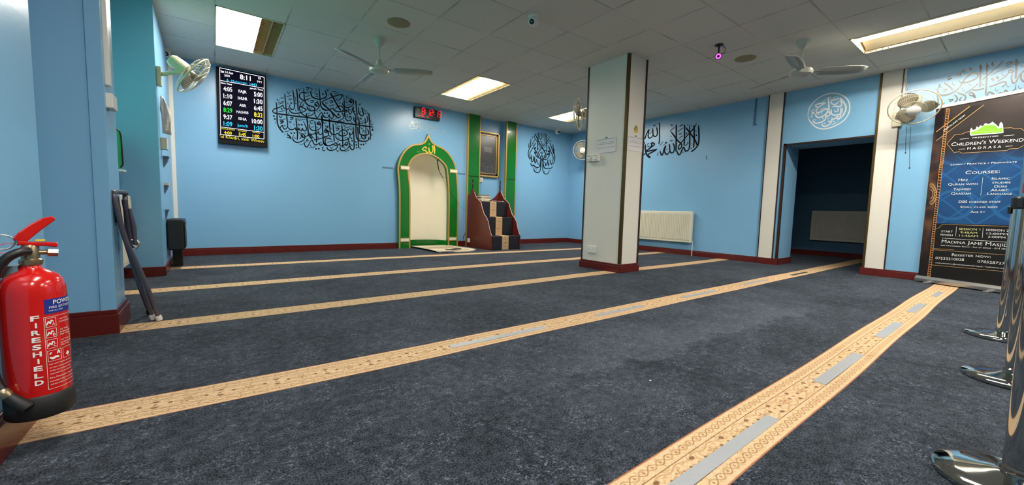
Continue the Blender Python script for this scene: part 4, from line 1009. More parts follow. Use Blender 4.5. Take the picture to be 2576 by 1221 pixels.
# ------------------------------------------------------------------ pillar fittings
def pillar_fittings():
    xf = 4.012; yf = 3.075
    def onface(p, d=.0): return fx(*p, xf-d)
    # switches
    for (a, b, lab) in (((1476, 391.5), (1487, 406), 'left white surface switch box on the cream pillar'), ((1489, 390), (1505, 405), 'right white double switch box on the cream pillar')):
        A, B = onface(a, .03), onface(b, .03)
        t = thing('switch_box', lab, 'switch', (xf, (A.y+B.y)/2, B.z), 'switch boxes on the pillar')
        mb = MB(); mb.box(xf-.035, xf, B.y, A.y, B.z, A.z); obj('box', mb, WPLAST, t, bevel=.003)
        cy = (A.y+B.y)/2; cz = (A.z+B.z)/2
        mb = MB(); mb.box(xf-.045, xf-.033, cy-.016, cy+.016, cz-.02, cz+.01); obj('rocker', mb, WPLAST, t, bevel=.002)
        mb = MB()
        for q in (-.014, .014): mb.add([(xf-.0365, cy+q-.010, cz+.034), (xf-.0365, cy+q+.010, cz+.034), (xf-.0365, cy+q, cz+.02)], [(0, 1, 2)])
        obj('black_mark', mb, BLKP, t)
    A, B = onface((1478.5, 617.5)), onface((1499, 637.5))
    t = thing('socket', 'white socket plate low on the cream pillar', 'socket', (xf, (A.y+B.y)/2, B.z))
    mb = MB(); mb.box(xf-.012, xf, B.y, A.y, B.z, A.z); obj('plate', mb, WPLAST, t, bevel=.003)
    cy = (A.y+B.y)/2; cz = (A.z+B.z)/2
    mb = MB(); mb.box(xf-.018, xf-.011, cy-.012, cy+.016, cz, cz+.022); obj('rocker', mb, WHITE, t)
    mb = MB()
    for q in (-.05, .045): mb.box(xf-.013, xf-.0115, cy+q-.003, cy+q+.003, cz-.004, cz+.002)
    obj('screw', mb, STEEL, t)
    # notices
    GRN = mat('notice_green', rgb(60, 130, 80), rough=.6); TXB = mat('notice_black_print', rgb(60, 60, 70), rough=.6); TXR = mat('notice_red_print', rgb(170, 90, 110), rough=.6)
    PAP = mat('notice_paper', rgb(226, 222, 222), rough=.5)
    pf = lambda a, b: fx(a, b, xf-.006)
    t = thing('paper_notice', 'white printed notice curling off the left face of the cream pillar above the switches', 'notice', pf(1526, 385), 'printed notices on the pillar')
    cs = [(1503, 349), (1549, 344), (1548.5, 379), (1543, 382), (1506, 386)]
    mb = MB(); mb.prism([fx(*p, xf-.004) for p in cs], (-.001, 0, 0)); obj('sheet', mb, PAP, t)
    mb = MB()
    for s, a, b, h, mi in (('PLEASE SWITCH OFF ALL THE FANS', (1504.5, 354.5), (1546, 348), 2.2, 0), ('and lights when you have', (1508, 361.5), (1543, 355.5), 1.8, 0), ('finished using the prayer hall', (1506, 365.5), (1544, 359.8), 1.8, 0), ('JazakAllah khair for your help', (1506, 374.5), (1544, 369), 1.8, 1)):
        text_px(mb, s, a, b, h, pf, mi)
    a_ = [pf(*p) for p in ((1521.5, 348.5), (1523, 345.5), (1526, 344.2), (1528.5, 345.8), (1529, 347.6))]; mb.add(a_, [(0, 1, 2, 3, 4)], 2)
    obj('print', mb, [TXB, TXR, GRN], t, smooth='flatdecal')
    pf = lambda a, b: fy(a, b, yf-.004)
    t = thing('paper_notice', 'white printed notice on the narrow right face of the cream pillar below the yellow sticker', 'notice', pf(1598, 378), 'printed notices on the pillar')
    mb = MB(); mb.prism([fy(*p, yf-.002) for p in ((1581, 342), (1618, 349), (1616, 384), (1580, 378))], (0, -.001, 0)); obj('sheet', mb, PAP, t)
    mb = MB()
    for s, a, b, h, mi in (('PLEASE SWITCH OFF ALL THE FANS', (1581.5, 345.3), (1617, 351.6), 2, 0), ('and lights when you have', (1583.5, 353), (1615, 358.5), 1.6, 0), ('finished using the prayer hall', (1582.5, 357.3), (1615, 363), 1.6, 0), ('JazakAllah khair for your help', (1582, 367), (1615, 371.5), 1.6, 1)):
        text_px(mb, s, a, b, h, pf, mi)
    a_ = [pf(*p) for p in ((1597, 343.5), (1598.5, 341.2), (1600, 340.5), (1602, 341.8), (1603, 344.2))]; mb.add(a_, [(0, 1, 2, 3, 4)], 2)
    obj('print', mb, [TXB, TXR, GRN], t, smooth='flatdecal')
    t = thing('warning_sticker', 'yellow triangle electrical warning sticker high on the right face of the cream pillar', 'sticker', pf(1600, 333))
    YW = mat('warning_yellow', rgb(222, 182, 30), rough=.4)
    mb = MB(); mb.add([pf(*p) for p in ((1600.3, 315), (1604.3, 326.3), (1596, 325.5))], [(0, 1, 2)]); mb.add([pf(*p) for p in ((1596, 326.8), (1604.6, 327.8), (1604.5, 334), (1596, 333))], [(0, 1, 2, 3)])
    obj('yellow_field', mb, YW, t, smooth='flatdecal')
    pf = lambda a, b: fy(a, b, yf-.0048)
    mb = MB(); stroke(mb, [(1600.3, 315), (1604.3, 326.3), (1596, 325.5), (1600.3, 315)], .8, pf, nib=False)
    mb.add([pf(*p) for p in ((1600.8, 318.5), (1598.6, 322.4), (1600.3, 322.2), (1599.4, 325), (1602.2, 321.2), (1600.5, 321.4))], [(0, 1, 2, 3, 4, 5)])
    obj('black_symbol', mb, BLKP, t, smooth='flatdecal')
pillar_fittings()

# ------------------------------------------------------------------ fans
def wall_fan(label, hub, nrm, plate, r=.225, plate_n=(1, 0, 0), cords=None, name='wall_fan', blade=(150, 148, 138)):
    hub = Vector(hub); n = Vector(nrm).normalized(); plate = Vector(plate); pn = Vector(plate_n)
    t = thing(name, label, 'fan', plate, 'wall fans')
    BM = mat('fan_blade_grey', rgb(128, 120, 104), rough=.35)
    a = Vector((0, 0, 1)); u = (a-n*a.dot(n)).normalized(); w_ = n.cross(u)
    R_ = lambda ang, rad, h: hub+n*h+(u*math.cos(ang)+w_*math.sin(ang))*rad
    # cage: rim, rings and spokes
    mb = MB()
    mb.tube([R_(2*PI*i/40, r, 0) for i in range(40)], .007, 8, closed=True)
    for rad, h in ((r*.75, .052), (r*.5, .066), (r*.28, .072), (r*.75, -.045), (r*.45, -.055)): mb.tube([R_(2*PI*i/32, rad, h) for i in range(32)], .0013, 4, closed=True)
    for i in range(60):
        g = 2*PI*i/60; tw = .35
        mb.tube([R_(g, r, 0), R_(g+tw*.1, r*.93, .032), R_(g+tw*.4, r*.72, .054), R_(g+tw*.75, r*.45, .068), R_(g+tw, r*.24, .073)], .0007, 4, caps=False)
        if i % 2 == 0: mb.tube([R_(g, r, 0), R_(g, r*.93, -.030), R_(g, r*.7, -.048), R_(g, r*.3, -.058)], .0009, 4, caps=False)
    guard = obj('guard', mb, CPLAST, t, smooth=60)
    mb = MB(); mb.lathe([(.002, .085), (r*.22, .082), (r*.28, .076), (r*.28, .070)], hub, n, 24); obj('guard_badge', mb, WPLAST, guard, smooth=50)
    for k in range(3):
        g0 = 2*PI*k/3+.5; mb = MB(); top = []
        N1, N2 = 8, 6; v = []
        for i in range(N1+1):
            rad = r*(.16+.72*i/N1); sp = .35+1.25*math.sin(PI*min(1, (i+1.2)/(N1+1)))**.7
            for j in range(N2+1):
                q = j/N2-.5; v.append(R_(g0+q*sp, rad, .022*q*2+.008))
        mb.add(v, [(i*(N2+1)+j, (i+1)*(N2+1)+j, (i+1)*(N2+1)+j+1, i*(N2+1)+j+1) for i in range(N1) for j in range(N2)])
        o = obj('blade', mb, BM, t, smooth=60); s = o.modifiers.new('s', 'SOLIDIFY'); s.thickness = .003
    mb = MB(); mb.lathe([(.002, .035), (.03, .03), (.034, .01), (.034, -.03)], hub, n, 20); obj('hub', mb, BM, t, smooth=50)
    mb = MB(); mb.lathe([(.045, -.055), (.062, -.07), (.064, -.12), (.060, -.19), (.045, -.215), (.002, -.22)], hub, n, 24); obj('motor_housing', mb, CPLAST, t, smooth=45)
    M_ = hub-n*.12
    side = Vector((0, 0, -.06))
    mb = MB(); mb.tube([plate+pn*.01, plate+pn*.06, M_.lerp(plate, .45)+side*.6, M_+side], [.02, .02, .019, .022], 12); obj('arm', mb, CPLAST, t, smooth=60)
    b1 = Vector((pn.y, -pn.x, 0)).normalized() if abs(pn.z) < .9 else Vector((0, 1, 0))
    mb = MB(); mb.obox(plate+pn*.018-Vector((0, 0, .03)), pn*.018, b1*.045, Vector((0, 0, .09))); obj('wall_plate', mb, CPLAST, t, bevel=.006)
    if cords:
        for p, q in cords:
            p, q = Vector(p), Vector(q)
            mb = MB(); mb.tube([p, p.lerp(q, .5)+Vector((.004, .004, 0)), q], .0022, 5); mb.lathe([(.003, 0), (.006, .004), (.006, .016), (.003, .02)], q-Vector((0, 0, .02)), n=10)
            obj('pull_cord', mb, BLKP, t)
    return t
wall_fan('cream wall fan on the left wall beside the prayer time screen, tilted towards the hall', fy(486, 190, 5.25), (.80, -.02, -.58), (XC, 5.28, 1.99), plate_n=(1, 0, 0), r=.215)
wall_fan('cream wall fan with pull cords on the right wall left of the event banner', fx(2299, 270, 6.62), (-.72, -.10, -.68), (XR-.02, 1.17, 2.06), plate_n=(-1, 0, 0), r=.225,
         cords=[(fx(2281, 318, 6.8), fx(2278, 383, 6.8)), (fx(2291, 318, 6.78), fx(2288, 421, 6.78))])
wall_fan('grey-looking fan on the back of the cream pillar, seen nearly edge-on at its left edge', fy(1457, 287, 4.02), (-.80, .58, -.12), (4.27, 3.717, 2.10), plate_n=(0, 1, 0), r=.215)
wall_fan('small far wall fan on the right-hand wall behind the pillar', fx(1466, 378, 6.72), (-.75, -.62, -.2), (XR, 6.45, 2.14), plate_n=(-1, 0, 0), r=.215)

def ceiling_fan(label, c, zr, angs, pitch=.2, L=.60, bc=None):
    x, y = c
    t = thing('ceiling_fan', label, 'ceiling fan', (x, y, CEIL), 'ceiling fans')
    FW = mat('fan_white_enamel', rgb(196, 198, 186), rough=.35)
    mb = MB(); mb.lathe([(.066, 0), (.064, -.02), (.05, -.055), (.03, -.085), (.014, -.095)], (x, y, CEIL), n=28); obj('ceiling_cup', mb, FW, t, smooth=50)
    mb = MB(); mb.tube([(x, y, CEIL-.09), (x, y, zr+.09)], .010, 10); obj('rod', mb, FW, t, smooth=60)
    mb = MB(); mb.lathe([(.016, .13), (.03, .11), (.045, .04), (.06, .035)], (x, y, zr), n=24); obj('lower_cup', mb, FW, t, smooth=45)
    mb = MB(); mb.lathe([(.06, .036), (.105, .03), (.112, .01), (.105, -.018), (.07, -.034), (.002, -.038)], (x, y, zr), n=32); obj('motor', mb, FW, t, smooth=40)
    BL = mat('fan_blade_pale', rgb(166, 168, 160), rough=.35)
    for g in angs:
        d = Vector((math.cos(g), math.sin(g), 0)); s = Vector((-d.y, d.x, 0)); up = Vector((0, 0, 1))
        mb = MB(); mb.obox(Vector((x, y, zr+.012))+d*.15, d*.07, s*.022, up*.003); 
        v = []
        for i in range(9):
            q = .17+(L-.17)*i/8; wd = .055+.012*math.sin(PI*i/8); wd *= (1 if i < 8 else .8)
            for j in (-1, 0, 1): v.append(Vector((x, y, zr+.014))+d*q+s*wd*j+up*(-math.tan(pitch)*wd*j-.006*(1-abs(j))))
        mb.add(v, [(i*3+j, (i+1)*3+j, (i+1)*3+j+1, i*3+j+1) for i in range(8) for j in range(2)])
        o = obj('blade', mb, BL, t, smooth=50); m_ = o.modifiers.new('s', 'SOLIDIFY'); m_.thickness = .003
def px_of(p):
    d = Vector(p)-O; c = d.dot(_f); return 1288+FPX*d.dot(RR)/c, 610.5-FPX*d.dot(UU)/c
def aim(c, z, tip, L):      # heading whose blade tip falls nearest the photographed tip
    def e(g):
        p = px_of((c[0]+L*math.cos(g), c[1]+L*math.sin(g), z)); return (p[0]-tip[0])**2+(p[1]-tip[1])**2
    return min((2*PI*i/360 for i in range(360)), key=e)
f1 = fz(954, 97, CEIL); z1 = 2.30; g1 = aim(f1, z1, (1090, 187), .6)
ceiling_fan('white ceiling fan in the middle of the hall, left of the white dome camera', (f1.x, f1.y), z1, [g1, g1+2*PI/3, g1-2*PI/3])
f2 = fz(2021, 102, CEIL); z2 = 2.31; g2 = aim(f2, z2, (2180, 182), .6)
ceiling_fan('white ceiling fan in front of the opening on the right, near the tray light', (f2.x, f2.y), z2, [g2, g2+2*PI/3, g2-2*PI/3], pitch=.3)

# ------------------------------------------------------------------ cameras and discs on the ceiling
def dome(c, r, look, label):
    c = Vector(c); look = Vector(look).normalized()
    t = thing('dome_camera', label, 'security camera', c, 'white dome security cameras')
    mb = MB(); mb.lathe([(r*1.05, 0), (r*1.05, -.02), (r, -.025)], c, n=28); obj('mounting_ring', mb, WPLAST, t, smooth=40)
    k = c-Vector((0, 0, .025+r*.35)); mb = MB(); mb.lathe([(max(.001, r*math.sin(PI*i/14)), r*math.cos(PI*i/14)) for i in range(15)], k, n=28); obj('ball', mb, WPLAST, t, smooth=60)
    mb = MB(); mb.lathe([(r*.45, r*.86), (r*.45, r*.97), (r*.3, r*1.0), (.001, r*.98)], k, look, 20); obj('lens', mb, BLKP, t, smooth=40)
dome(fz(1343, 41, CEIL), .055, (-.75, -.35, -.45), 'white dome camera on the ceiling at the top middle of the room')
dome(fz(414, 122, CEIL), .06, (.25, -.75, -.5), 'white dome camera in the far left ceiling corner above the left wall fan')
dome((6.43, 6.86, CEIL), .065, (-.2, -.9, -.35), 'white dome camera on the far ceiling above the egg-shaped calligraphy')
def bullet():
    c = fz(1809, 113, CEIL); t = thing('bullet_camera', 'small dark bullet camera with a pink glowing ring hanging from the ceiling', 'security camera', c)
    DM = mat('dark_bronze_metal', rgb(50, 42, 44), rough=.35, metal=.5)
    mb = MB(); mb.lathe([(.045, 0), (.045, -.008), (.03, -.014)], c, n=24); obj('ceiling_plate', mb, DM, t, smooth=40)
    h = fz(1806, 143, 2.47); h = Vector((c.x-.01, c.y, 2.50)); mb = MB(); mb.tube([c, (c.x, c.y, 2.575), (c.x-.002, c.y, 2.555)], .009, 8); obj('bracket', mb, DM, t, smooth=60)
    a = (Vector((0, 0, CAMZ+.2))-h).normalized(); k = Vector((c.x, c.y, 2.53))
    mb = MB(); mb.lathe([(.02, -.05), (.034, -.045), (.036, .045), (.030, .045)], k, a, 24); obj('body', mb, DM, t, smooth=40)
    mb = MB(); mb.lathe([(.029, .044), (.029, .047), (.014, .047), (.014, .044)], k, a, 24); obj('light_ring', mb, emis('infrared_ring', (230, 90, 220), 1.5), t)
    mb = MB(); mb.lathe([(.013, .045), (.013, .05), (.002, .052)], k, a, 16); obj('lens', mb, BLKP, t)
    mb = MB(); mb.tube([c+Vector((.03, -.02, 0)), c+Vector((.05, -.05, -.04)), c+Vector((.045, -.05, -.08)), k-a*.05], .0035, 6); obj('cable', mb, BLKP, t, smooth=60)
bullet()
DISC = mat('tan_speaker_grille', rgb(150, 138, 104), rough=.7, noise=(200, .15))
for px, py, lab in ((1003, 57, 'round tan ceiling speaker above the left ceiling fan'), (1875, 147, 'round tan ceiling speaker between the bullet camera and right ceiling fan')):
    c = fz(px, py, CEIL); mb = MB(); mb.lathe([(.115, 0), (.115, -.004), (.10, -.008), (.001, -.009)], c, n=36)
    tag(obj('ceiling_speaker', mb, DISC, smooth=40), lab, 'ceiling speaker', 'round ceiling speakers')

# ------------------------------------------------------------------ left side fittings
def left_fittings():
    # white trunking on the middle pier
    mb = MB(); y0, y1 = 3.085, 3.135
    t = thing('cable_trunking', 'white cable trunking running down the middle left pier from the ceiling', 'trunking', (XB, 3.11, 1.3))
    mb.box(XB, XB+.022, y0, y1, 1.36, CEIL); obj('channel', mb, WPLAST, t, bevel=.002)
    a = fx(272, 231, XB+.02); b = fx(276, 271, XB+.02)
    mb = MB(); mb.box(XB, XB+.034, 3.06, 3.18, b.z, a.z); obj('end_box', mb, WPLAST, t, bevel=.006)
    # green panel on ledge
    yq = 4.9; A = fy(290, 326, yq); B = fy(312, 424, yq)
    t = thing('wall_cabinet', 'small glossy green panel with dark rim above a white ledge in the left recess', 'cabinet', (-.66, yq, B.z))
    mb = MB(); mb.box(-.75, B.x-.008, yq-.02, yq+.02, B.z, A.z); obj('green_panel', mb, mat('bright_green_gloss', rgb(60, 150, 96), rough=.2), t, bevel=.012)
    mb = MB(); mb.tube([(-.66, yq-.022, A.z), (B.x-.014, yq-.022, A.z-.01), (B.x-.005, yq-.022, A.z-.05), (B.x-.003, yq-.022, B.z+.03), (B.x-.02, yq-.022, B.z+.004)], .006, 6); obj('dark_rim', mb, BLKP, t, smooth=60)
    mb = MB(); mb.box(-.93, B.x+.006, yq-.06, yq+.06, B.z-.03, B.z-.012); obj('ledge', mb, WPLAST, t, bevel=.003)
    mb = MB(); mb.box(-.93, -.75, yq-.02, yq+.02, B.z, A.z); obj('housing', mb, WPLAST, t)
    # cream back pipe in the corner
    mb = MB(); mb.box(-.434, -.392, 6.975, YM, .50, CEIL); 
    tag(obj('cable_trunking', mb, WPLAST, bevel=.003), 'thin white vertical trunking in the far left corner beside the black speaker', 'trunking')
    def xw(y): return XC-(y-5.2)*.01
    # hanging cloth
    yc = 6.0; pts = [(402, 240), (408, 262), (428, 268), (429, 335), (418, 332), (411, 318), (404, 305)]
    mb = MB(); rows = []
    for j in range(9):
        q = j/8; py = 240+95*q
        for i in range(6):
            s = i/5; px = 402+(1.5 if q < .4 else 3+6*(q-.4))+ (24-2*abs(q-.5))*s*(.35+.65*min(1, q*3)); rows.append(fy(px, py+6*s, 5.42)+Vector((.0, .012*math.sin(i*2.1+j*.9), 0)))
    mb.add(rows, [(j*6+i, j*6+i+1, (j+1)*6+i+1, (j+1)*6+i) for j in range(8) for i in range(5)])
    o = obj('hanging_cloth', mb, mat('white_cotton', rgb(220, 208, 196), rough=.8), smooth=40); s = o.modifiers.new('s', 'SOLIDIFY'); s.thickness = .006
    tag(o, 'crumpled white cloth hanging on the far left wall under the fan', 'cloth')
    A, B = fy(402, 345, 5.42), fy(421, 376, 5.42)
    mb = MB(); mb.box(xw(5.4), B.x, 5.42, 5.54, B.z, A.z); tag(obj('wall_box', mb, CPLAST, bevel=.004), 'beige box fixed to the far left wall below the hanging cloth', 'box')
    GB = mat('grey_bracket', rgb(80, 96, 112), rough=.4)
    for (py0, py1, lab, top) in ((393, 420, 'upper dark wedge shelf bracket on the far left wall', False), (463, 487, 'middle shelf bracket with cream top on the far left wall', True), (528, 552, 'lowest grey shelf bracket just above the black speaker', False)):
        A = fy(409, py0, 5.62); B = fy(423, py0+4, 5.62); Cc = fy(409, py1, 5.62)
        t = thing('shelf_bracket', lab, 'bracket', (xw(5.65), 5.65, Cc.z), 'shelf brackets on the far left wall')
        mb = MB(); mb.prism([(xw(5.6), 5.62, A.z-.012), (B.x, 5.62, A.z-.012), (B.x-.01, 5.62, A.z-.05), (xw(5.6), 5.62, Cc.z)], (0, .1, 0)); obj('wedge', mb, GB, t)
        mb = MB(); mb.box(xw(5.6), B.x+.005, 5.61, 5.73, A.z-.012, A.z+(.014 if top else .004)); obj('top_plate', mb, CPLAST if top else GB, t)
    # speaker
    yv = 5.62; A = fy(463, 552, yv); B = fy(418, 648, yv)
    t = thing('speaker', 'black box speaker in the far left corner below the wall brackets', 'speaker', (-.34, yv, 0))
    x1 = fy(463, 600, yv).x; zt = A.z; zb = fy(455, 630, yv).z
    mb = MB(); mb.box(XC+.002, x1, yv, yv+.46, zb, zt); obj('cabinet', mb, mat('black_speaker_cabinet', rgb(18, 20, 24), rough=.45), t, bevel=.015)
    mb = MB(); mb.box(x1, x1+.012, yv+.02, yv+.30, zb+.02, zt-.03); obj('grille', mb, BLKP, t, bevel=.004)
    mb = MB(); mb.box(XC+.022, x1-.035, yv+.30, yv+.44, 0, zb); obj('stand', mb, BLKP, t)
    mb = MB(); mb.tube([(x1+.012, yv+.03, zb+.04), (x1+.02, yv+.03, zb+.06), (x1+.02, yv+.03, zt-.08), (x1+.012, yv+.03, zt-.06)], .004, 6); obj('handle', mb, STEEL, t, smooth=60)
left_fittings()

# ------------------------------------------------------------------ folded chair
def chair():
    t = thing('folding_chair', 'folded grey metal chair leaning against the middle left pier', 'chair', (-.33, 3.3, 0))
    CM = mat('grey_tube_paint', rgb(92, 90, 102), rough=.3, metal=.4)
    near = [fy(400, 800, 3.22), fy(372, 728, 3.19), fy(340, 655, 3.16), fy(316, 605, 3.13), fy(299, 545, 3.10), fy(288, 500, 3.09), fy(287, 488, 3.10)]
    far = [p+Vector((-.035, .21, 0)) for p in near]
    for p in far: p.x = max(p.x, XB+.03)
    near[0].z = far[0].z = .014; near[1].z = max(near[1].z, .1)
    top = [near[-1]+Vector((-.004, .03, .012)), far[-1]+Vector((.004, -.03, .012))]
    def sm(P):
        out = []
        Q = [P[0]]+P+[P[-1]]
        for i in range(1, len(Q)-2):
            p0, p1, p2, p3 = Q[i-1:i+3]
            for j in range(5):
                s = j/5; out.append(.5*(2*p1+(p2-p0)*s+(2*p0-5*p1+4*p2-p3)*s*s+(3*p1-p0-3*p2+p3)*s**3))
        return out+[P[-1]]
    mb = MB(); mb.tube(sm(near+top+far[::-1]), .0125, 10); obj('front_frame', mb, CM, t, smooth=60)
    r0 = [fy(385, 805, 3.26), fy(360, 735, 3.24), fy(330, 650, 3.21), fy(318, 612, 3.20)]
    r1 = [p+Vector((-.03, .16, 0)) for p in r0]
    for p in r1: p.x = max(p.x, XB+.03)
    r0[0].z = r1[0].z = .014
    mb = MB(); mb.tube(sm(r0), .0115, 10); obj('leg', mb, CM, t, smooth=60)
    mb = MB(); mb.tube(sm(r1), .0115, 10); obj('leg', mb, CM, t, smooth=60)
    mb = MB(); mb.tube([r0[1], r1[1]], .008, 8); obj('stretcher', mb, CM, t, smooth=60)
    CAPM = mat('white_rubber', rgb(214, 210, 206), rough=.5)
    for p in (near[0], r0[0], r1[0], far[0]):
        mb = MB(); mb.lathe([(.004, -.014), (.016, -.010), (.017, .012), (.014, .022)], p, (-.25, -.05, 1), 14); obj('foot_cap', mb, CAPM if p is not r1[0] else BLKP, t, smooth=50)
    # seat and back panels folded between the frames
    a, b = fy(314, 500, 3.16), fy(334, 625, 3.19)
    n = (b-a).normalized(); ax = Vector((-.04, .24, 0)).normalized(); nn = n.cross(ax).normalized()
    mb = MB(); mb.obox((a+b)/2+ax*.07, n*((b-a).length/2), ax*.07, nn*.011); obj('seat', mb, mat('dark_purple_seat', rgb(58, 54, 74), rough=.5), t, bevel=.009)
    a, b = fy(296, 505, 3.12), fy(304, 552, 3.14); n = (b-a).normalized()
    mb = MB(); mb.obox((a+b)/2+ax*.09, n*.08, ax*.09, nn*.008); obj('backrest', mb, MATS['dark_purple_seat'], t, bevel=.006)
    a, b = fy(326, 525, 3.17), fy(341, 616, 3.19)
    mb = MB(); mb.tube([a, a.lerp(b, .5)+Vector((.006, 0, 0)), b], [.008, .012, .009], 8); obj('side_bar', mb, CM, t, smooth=60)
    h = fy(342, 612, 3.19)
    mb = MB(); mb.tube([h+Vector((-.02, 0, .02)), h+Vector((.006, 0, .016)), h+Vector((.014, 0, -.006)), h+Vector((0, 0, -.03)), h+Vector((-.012, 0, -.01))], .008, 8); obj('hinge', mb, STEEL, t, smooth=60)
chair()

# ------------------------------------------------------------------ fire extinguisher
def extinguisher():
    cx, cy = -.4215, 1.715; r = .065
    t = thing('fire_extinguisher', 'red powder fire extinguisher with black hose on the near left pier', 'fire extinguisher', (cx, cy, .10))
    RM = mat('extinguisher_red', rgb(200, 22, 20), rough=.18, coat=.5, noise=(30, .04))
    zb, zt = .112, .535
    mb = MB()
    prof = [(.03, zb+.02), (r-.002, zb+.03), (r, zb+.05), (r, zt-.075), (r*.985, zt-.055), (r*.92, zt-.034), (r*.78, zt-.018), (r*.55, zt-.008), (r*.36, zt), (r*.30, zt+.004), (r*.30, zt+.014)]
    mb.lathe(prof, (cx, cy, 0), n=56); obj('cylinder', mb, RM, t, smooth=45)
    mb = MB(); mb.lathe([(.03, zb), (r+.001, zb), (r+.004, zb+.006), (r+.004, zb+.062), (r+.0005, zb+.066)], (cx, cy, 0), n=56); obj('base_boot', mb, mat('black_rubber_boot', rgb(26, 26, 26), rough=.55), t, smooth=45)
    BR = mat('dull_brass_valve', rgb(150, 136, 110), rough=.3, metal=.8)
    mb = MB(); mb.lathe([(.021, 0), (.023, .006), (.023, .014), (.018, .018), (.018, .05), (.014, .058)], (cx, cy, zt+.012), n=24); valve = obj('valve', mb, BR, t, smooth=45)
    # camera-facing frame for the label side
    to = (Vector((0, 0, 0))-Vector((cx, cy, 0))); to.z = 0; to.normalize(); rt = Vector((-to.y, to.x, 0))       # rt = right as seen from the camera
    if rt.dot(RR) < 0: rt = -rt
    c0 = Vector((cx, cy, 0))
    hz = zt+.065
    mb = MB(); mb.tube([c0+Vector((0, 0, zt+.047)), c0+rt*.03+Vector((0, 0, zt+.046)), c0+rt*.034+Vector((0, 0, zt+.046))], [.007, .007, .011], 14); mb.tube([c0+rt*.032+Vector((0, 0, zt+.045)), c0+rt*.052+Vector((0, 0, zt+.043))], [.012, .012], 6)
    obj('outlet', mb, BR, valve, smooth=40)
    # handles
    def bar(path, wds, th, name, m2):
        mb = MB(); N_ = len(path); v = []
        for i, p in enumerate(path):
            a, b = path[max(0, i-1)], path[min(N_-1, i+1)]; d = (b-a).normalized(); nn = d.cross(to).normalized()
            for q in ((1, 1), (1, -1), (-1, -1), (-1, 1)): v.append(p+to*q[0]*wds[i]+nn*q[1]*th[i])
        f = [(i*4+k, i*4+(k+1) % 4, (i+1)*4+(k+1) % 4, (i+1)*4+k) for i in range(N_-1) for k in range(4)]+[(0, 1, 2, 3), tuple((N_-1)*4+k for k in (3, 2, 1, 0))]
        mb.add(v, f); return obj(name, mb, m2, t, bevel=.003)
    Z = lambda z: Vector((0, 0, z))
    bar([c0-rt*.020+Z(zt+.080), c0-rt*.008+Z(zt+.096), c0+rt*.012+Z(zt+.118), c0+rt*.032+Z(zt+.136), c0+rt*.049+Z(zt+.146)], [.013, .013, .012, .011, .010], [.012, .014, .013, .011, .006], 'squeeze_lever', RM)
    bar([c0-rt*.022+Z(zt+.076), c0+rt*.005+Z(zt+.072), c0+rt*.030+Z(zt+.070), c0+rt*.052+Z(zt+.066)], [.014, .014, .013, .010], [.006, .006, .006, .007], 'carry_handle', RM)
    mb = MB(); mb.obox(c0+rt*.02+to*.012+Z(zt+.082), rt*.009, to*.003, Z(.0025)); obj('seal_tag', mb, mat('yellow_tag', rgb(230, 200, 40), rough=.4), t)
    k = c0-rt*.048+Z(zt+.078); mb = MB()
    mb.tube([k+rt*math.cos(2*PI*i/28)*.022+Z(math.sin(2*PI*i/28)*.020) for i in range(28)], .0022, 8, closed=True); mb.tube([k+rt*.02, k+rt*.045], .0022, 8); obj('safety_pin', mb, STEEL, valve, smooth=60)
    k = c0-rt*.037+Z(zt+.06); mb = MB()
    mb.tube([k+rt*math.cos(2*PI*i/24+.5)*.02+Z(math.sin(2*PI*i/24+.5)*.015) for i in range(20)], .0012, 6); obj('seal_loop', mb, mat('pink_seal', rgb(220, 90, 110), rough=.4), t, smooth=60)
    # hose
    P = [c0-rt*.002+to*.018+Z(zt+.052), c0-rt*.022+to*.03+Z(zt+.050), c0-rt*.046+to*.034+Z(zt+.030), c0-rt*.066+to*.032+Z(zt-.02), c0-rt*.078+to*.028+Z(zt-.10), c0-rt*.082+to*.028+Z(zt-.2), c0-rt*.076+to*.04+Z(zt-.29), c0-rt*.058+to*.054+Z(zb+.085), c0-rt*.03+to*.07+Z(zb+.05)]
    def sm(P, k=6):
        Q = [P[0]]+P+[P[-1]]; out = []
        for i in range(1, len(Q)-2):
            p0, p1, p2, p3 = Q[i-1:i+3]
            for j in range(k):
                s = j/k; out.append(.5*(2*p1+(p2-p0)*s+(2*p0-5*p1+4*p2-p3)*s*s+(3*p1-p0-3*p2+p3)*s**3))
        return out+[P[-1]]
    S = sm(P); mb = MB(); mb.tube(S[:-6], .0115, 16); hose = obj('hose', mb, mat('black_rubber_hose', rgb(24, 22, 24), rough=.4), t, smooth=60)
    d = (S[-1]-S[-8]).normalized(); mb = MB(); mb.lathe([(.012, -.012), (.0135, -.008), (.0135, .006), (.0115, .01), (.0115, .016)], S[-8], d, 18); obj('hose_collar', mb, BR, hose, smooth=45)
    mb = MB(); mb.lathe([(.012, 0), (.013, .012), (.018, .05), (.016, .054), (.014, .05)], S[-8]+d*.012, d, 20); obj('nozzle', mb, mat('black_rubber_boot'), hose, smooth=50)
    # bracket to the pier
    mb = MB(); mb.box(XA, cx-.02, cy-.02, cy+.02, zt-.02, zt+.012); obj('wall_bracket', mb, STEEL, t)
    # printed labels wrapped on the cylinder
    a0 = math.atan2(to.y, to.x); sgn = 1 if Vector((-math.sin(a0), math.cos(a0), 0)).dot(rt) > 0 else -1
    def wrap(u, z, o=.0006):                      # u = metres round the cylinder, positive to the right
        g = a0+sgn*u/r; return Vector((cx+(r+o)*math.cos(g), cy+(r+o)*math.sin(g), z))
    def patch(mb, u0, u1, z0, z1, mi, o=.0006, n=12):
        v = []
        for i in range(n+1): v += [wrap(u0+(u1-u0)*i/n, z0, o), wrap(u0+(u1-u0)*i/n, z1, o)]
        mb.add(v, [(2*i, 2*i+2, 2*i+3, 2*i+1) for i in range(n)], mi)
